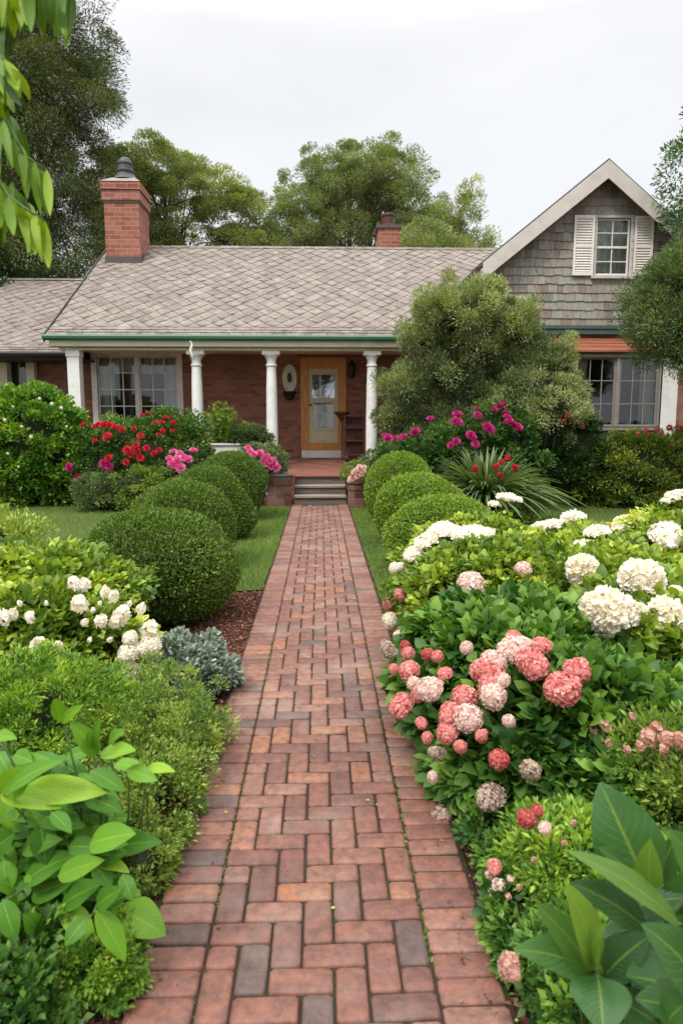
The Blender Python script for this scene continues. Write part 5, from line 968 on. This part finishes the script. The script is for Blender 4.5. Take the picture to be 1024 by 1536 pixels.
shrub('fine_herb', 'airy mound of fine light green herbs spilling onto the left path edge', 'plant', (-.86, 3.3, .12), (.36, .62, .25), 300, 110, .055, .019, 'herb', LEAF, .9, 115, .6, .9, .9, .3, .5, 0, .25, lobes=[((.12, -.5, -.04), (.24, .3, .17), 90)])
shrub('fine_herb', 'small tuft of dark green herbs at the brick edge below the mound of fine herbs', 'plant', (-.66, 2.45, .04), (.1, .16, .09), 40, 70, .035, .018, 'herb', LEAF, .9, 116)
shrub('parsley_clump', 'curly green parsley like clump beside the bottom left of the path', 'plant', (-.68, 1.92, .06), (.13, .16, .10), 90, 90, .03, .018, 'hyd', LEAF, 1.1, 117, .5, .8, .9, .2, .6, .6)
shrub('low_bush', 'shadowy green undergrowth beneath the broad leaves at lower left', 'bush', (-1.25, 2.42, .12), (.42, .3, .28), 150, 70, .07, .04, 'hyddark', LEAF, 1.2, 118, .4, .7, .9, .22, .6, .75)
shrub('low_bush', 'dark leafy growth at the very bottom left corner under the broad leaves', 'bush', (-1.0, 1.8, .04), (.3, .3, .16), 110, 90, .06, .028, 'hyddark', LEAF, 1.2, 119, .4, .7, .9, .22, .5, .6)
# ------------------------------------------------------------------ large leaved plants, leaf by leaf
def bigleaf(f, b, t, wd, root, sag=.12, fold=.22, up=None, tint=.5, nl=14, nw=6, flip=0):
    b = np.array(b) - root; t = np.array(t) - root; ax = t - b; ln = np.linalg.norm(ax); toc = unit(np.array([0, 0, H]) - root - (b + t) / 2); u = np.array([0, 0, 1.0]) if up is None else np.array(up)
    nn = u * .55 + toc * .75 + rng.normal(size=3) * .18; d = ax / ln; side = unit(np.cross(d, nn)); nn = np.cross(side, d); V = []; lu = []; lv = []; ph = random.uniform(0, 6)
    for i in range(nl + 1):
        s = i / nl; w_ = wd / 2 * (math.sin(math.pi * min(1, s ** .78)) ** .75 if 0 < s < 1 else 0); w_ = max(w_, .0015)
        c = b + ax * s + nn * sag * ln * (4 * s * (1 - s)) * .6 
        for j in range(nw + 1):
            q = j / nw * 2 - 1; V.append(c + side * q * w_ * (1 - .1 * fold) + nn * (fold * abs(q) * w_ - .25 * fold * w_ * q * q + .05 * w_ * math.sin(s * 11 + ph + q * 2) * abs(q))); lu.append(q); lv.append(s)
    Fq = np.array([(i * (nw + 1) + j, i * (nw + 1) + j + 1, (i + 1) * (nw + 1) + j + 1, (i + 1) * (nw + 1) + j) for i in range(nl) for j in range(nw)])
    f.raw(np.array(V), [Fq], tint, 0, np.array(lu), np.array(lv))
def broadleaf(name, label, rootloc, leaves, mat, cv, ydef, sag=.12, extra=0, wscale=1.0):
    o = thing(name, label, 'plant', rootloc); r = np.array(rootloc, dtype=float); f = Fol(); mb = MB(); hubs = {}
    for L_ in leaves:
        bx_, by_, tx_, ty_, wz, tn = L_[:6]; yb = L_[6] if len(L_) > 6 else ydef; yt = L_[7] if len(L_) > 7 else yb - .04
        b = at(*cv(bx_, by_), yb); t = at(*cv(tx_, ty_), yt); sc = (cv(wz, 0)[0] - cv(0, 0)[0]) * (yb) / F * wscale
        bigleaf(f, b, t, sc, r, sag * random.uniform(.5, 1.4), tint=tn + random.gauss(0, .08)); k = (round(bx_ / 60), round(by_ / 60)); hubs.setdefault(k, []).append(b - r)
    for k, bs in hubs.items():
        h_ = np.mean(bs, 0); g_ = np.array([h_[0] * .6, h_[1] * .6 + .28, 0]); m = h_ * [.85, .85, .6] + [0, .2, 0]
        mb.tube([g_, m, h_ + [0, .01, -.01]], [.005, .004, .003], 6)
        for b in bs: mb.tube([h_ + [0, .01, -.01], b], [.004, .0025], 5)
    link('foliage', f.mesh('foliage', [M[mat]], True), o); mb.build('stem', M['stem'], o, True); return o
cvL = lambda x, y: (x / 2.56, 1000 + y / 2.56)
LV = [(5, 485, 138, 372, 105, .8), (20, 490, 240, 365, 95, .35), (90, 480, 412, 485, 110, .85), (5, 488, 235, 545, 95, .9), (240, 215, 213, 124, 52, .75), (240, 215, 322, 146, 42, .7), (375, 340, 268, 208, 75, .6), (375, 335, 384, 188, 42, .45), (385, 335, 522, 322, 75, .7), (350, 310, 345, 250, 40, .5),
      (490, 395, 606, 438, 62, .5), (560, 392, 672, 403, 48, .85), (440, 375, 555, 400, 60, .6), (350, 400, 480, 480, 70, .4), (345, 680, 522, 642, 115, .6), (265, 690, 402, 702, 72, .45), (200, 560, 275, 640, 60, .4), (250, 645, 332, 612, 62, .4),
      (-10, 800, 222, 678, 150, .12, 2.15), (95, 832, 300, 722, 110, .35), (225, 805, 402, 742, 85, .6), (380, 755, 498, 792, 62, .85), (365, 760, 430, 850, 70, .45), (120, 880, 285, 822, 92, .3), (105, 885, 0, 822, 95, .45), (105, 882, 256, 1052, 112, .65), (238, 915, 392, 832, 100, .35), (372, 922, 472, 850, 80, .3), (236, 912, 366, 1072, 92, .8), (370, 935, 482, 1132, 95, .65), (450, 935, 636, 1032, 150, .72), (420, 915, 512, 870, 70, .3),
      (228, 1085, 345, 1232, 118, .5), (12, 895, 62, 1052, 85, .5), (335, 965, 250, 1072, 70, .4), (-20, 1360, 108, 1352, 80, .6), (215, 1180, 230, 1374, 150, .2), (55, 340, 126, 364, 62, .4), (-10, 262, 66, 276, 46, .6), (-10, 600, 60, 580, 85, .4), (115, 540, 172, 640, 62, .5), (-20, 700, 60, 640, 90, .15), (60, 1180, -10, 1280, 90, .2), (60, 1130, -10, 1090, 80, .3), (150, 1010, 90, 950, 70, .35), (330, 500, 470, 560, 80, .3), (280, 560, 160, 500, 70, .3), (470, 800, 510, 900, 60, .3), (400, 1000, 330, 1090, 70, .3), (-10, 330, 40, 410, 60, .3), (420, 300, 480, 240, 50, .5)]
for _ in range(210):
    ax_, ay_ = random.uniform(-60, 420), random.uniform(330, 1330)
    if ax_ > 480 - abs(ay_ - 780) * .45: continue
    an = random.uniform(-.5, 2.2); l_ = random.uniform(120, 230); LV.append((ax_, ay_, ax_ + l_ * math.cos(an), ay_ + l_ * math.sin(an) * .7, l_ * .44, random.uniform(.1, .7), random.uniform(2.02, 2.22)))
broadleaf('broad_leaved_plant', 'broad leaved bright green plant filling the lower left corner', (-1.05, 2.2, -.02), [l if len(l) > 6 else (*l, 1.95 + .12 * math.sin(l[0] * .03 + l[1] * .02)) for l in LV], 'big', cvL, 2.0, wscale=1.12)
cvR = lambda x, y: (600 + x / 2.415, 1080 + y / 2.415)
RV = [(890, 600, 722, 225, 215, .35, 1.42, 1.5), (885, 600, 716, 462, 90, .25, 1.45), (905, 605, 905, 430, 85, .75, 1.35), (1010, 740, 600, 472, 100, .85, 1.3), (890, 760, 618, 588, 130, .12, 1.35), (700, 920, 488, 662, 115, .6, 1.25), (700, 900, 592, 582, 115, .95, 1.22), (695, 920, 412, 832, 135, .4, 1.25), (712, 905, 745, 738, 90, .75, 1.2), (715, 930, 735, 1140, 180, .25, 1.2, 1.1), (740, 925, 905, 780, 130, .1, 1.3), (1060, 1010, 818, 928, 200, .15, 1.25), (1075, 970, 872, 738, 185, .3, 1.1), (935, 620, 992, 430, 110, .15, 1.5), (1090, 570, 972, 398, 130, .6, 1.2), (1090, 1100, 850, 1010, 170, .2, 1.15), (1000, 700, 1060, 540, 120, .3, 1.4), (960, 1110, 1080, 1000, 120, .3, 1.1), (820, 640, 900, 700, 90, .2, 1.5), (690, 880, 640, 1010, 80, .2, 1.35)]
for _ in range(26):
    ax_, ay_ = random.uniform(760, 1100), random.uniform(700, 1150); an = random.uniform(0, 6.28); l_ = random.uniform(150, 260)
    RV.append((ax_, ay_, ax_ + l_ * math.cos(an), ay_ + l_ * math.sin(an) * .7, l_ * .5, random.uniform(.05, .45), random.uniform(1.36, 1.52)))
broadleaf('glossy_leaved_plant', 'large glossy leaved plant in the lower right corner, closest to the camera', (.95, 1.45, -.02), RV, 'bigdark', cvR, 1.3, .16, wscale=1.3)
# hanging branch of a tree at upper left
cvH = lambda x, y: (x / 3.413, y / 3.413)
HB = []
def spray(pts, n, ln, wd, dx, tn=.6, y=1.9):
    for i in range(n):
        t = i / (n - 1) * (len(pts) - 1); k = min(int(t), len(pts) - 2); q = t - k; x = pts[k][0] * (1 - q) + pts[k + 1][0] * q; yy = pts[k][1] * (1 - q) + pts[k + 1][1] * q
        l = ln * random.uniform(.75, 1.15); HB.append((x, yy, x + dx + random.uniform(-25, 35), yy + l, wd * random.uniform(.8, 1.15), min(1, max(0, random.gauss(tn, .25))), y + random.uniform(-.06, .06), y + random.uniform(-.08, .05)))
spray([(150, -120), (260, -70), (370, -60)], 13, 270, 52, 5, .45, 1.85)
spray([(-60, -60), (60, -50), (140, -80)], 9, 240, 52, 15, .7, 1.9)
spray([(-80, 60), (20, 110)], 7, 230, 60, 10, .4, 2.0)
spray([(-60, 260), (20, 300), (60, 350)], 8, 150, 60, 75, .7, 1.85); spray([(-80, 360), (30, 380)], 6, 210, 52, 50, .6, 1.95)
spray([(-80, 560), (40, 630), (130, 800), (240, 870)], 12, 240, 52, 25, .6, 1.9)
spray([(-80, 800), (40, 1000), (120, 1060), (230, 1130)], 15, 230, 50, 20, .65, 1.85)
spray([(-80, 1000), (0, 1020)], 6, 240, 50, 10, .4, 1.95); spray([(-90, 700), (0, 760)], 6, 240, 50, 10, .35, 2.0)
spray([(60, -120), (160, -90), (330, -90)], 10, 250, 50, 0, .2, 2.0); spray([(-80, 480), (40, 560), (120, 700)], 9, 220, 50, 30, .35, 2.0); spray([(-90, 180), (0, 220)], 7, 240, 60, 25, .3, 2.05); spray([(-90, 900), (60, 940), (150, 1040)], 9, 230, 48, 20, .4, 1.95); spray([(-80, -20), (30, -40)], 6, 300, 60, 5, .3, 2.0); spray([(-90, 420), (-10, 450)], 5, 250, 60, 40, .5, 1.92)
r0 = at(-260, -260, 2.0)
o = thing('hanging_branch', 'blurred hanging branch with long drooping bright green leaves at upper left', 'branch', r0); f = Fol(); mb = MB(); rr = np.array(r0)
for bx_, by_, tx_, ty_, wz, tn, yb, yt in HB:
    bigleaf(f, at(*cvH(bx_, by_), yb), at(*cvH(tx_, ty_), yt), wz / 3.413 * yb / F, rr, random.uniform(-.25, .3), .35, tint=tn, nl=8, nw=4)
W3 = lambda l, y: [at(*cvH(a, b), y) - rr for a, b in l]
for l, y in (([(-900, -900), (-300, -200), (150, -120), (260, -70), (370, -60)], 1.85), ([(-300, -200), (-60, -60), (60, -50), (140, -80)], 1.9), ([(-300, -200), (-80, 60), (20, 110)], 2.0), ([(-300, -100), (-60, 260), (20, 300), (60, 350)], 1.85), ([(-400, 0), (-80, 360), (30, 380)], 1.95), ([(-400, 100), (-80, 560), (40, 630), (130, 800), (240, 870)], 1.9), ([(-400, 200), (-80, 800), (40, 1000), (120, 1060), (230, 1130)], 1.85), ([(-400, 250), (-80, 1000), (0, 1020)], 1.95), ([(-400, 150), (-90, 700), (0, 760)], 2.0), ([(-900, -900), (-400, 250)], 1.95)):
    mb.tube(W3(l, y), list(np.linspace(.008 if l[0][0] > -900 else .016, .0025, len(l))), 6)
link('foliage', f.mesh('foliage', [M['hang']], True), o); mb.build('twig', M['stem'], o, True)
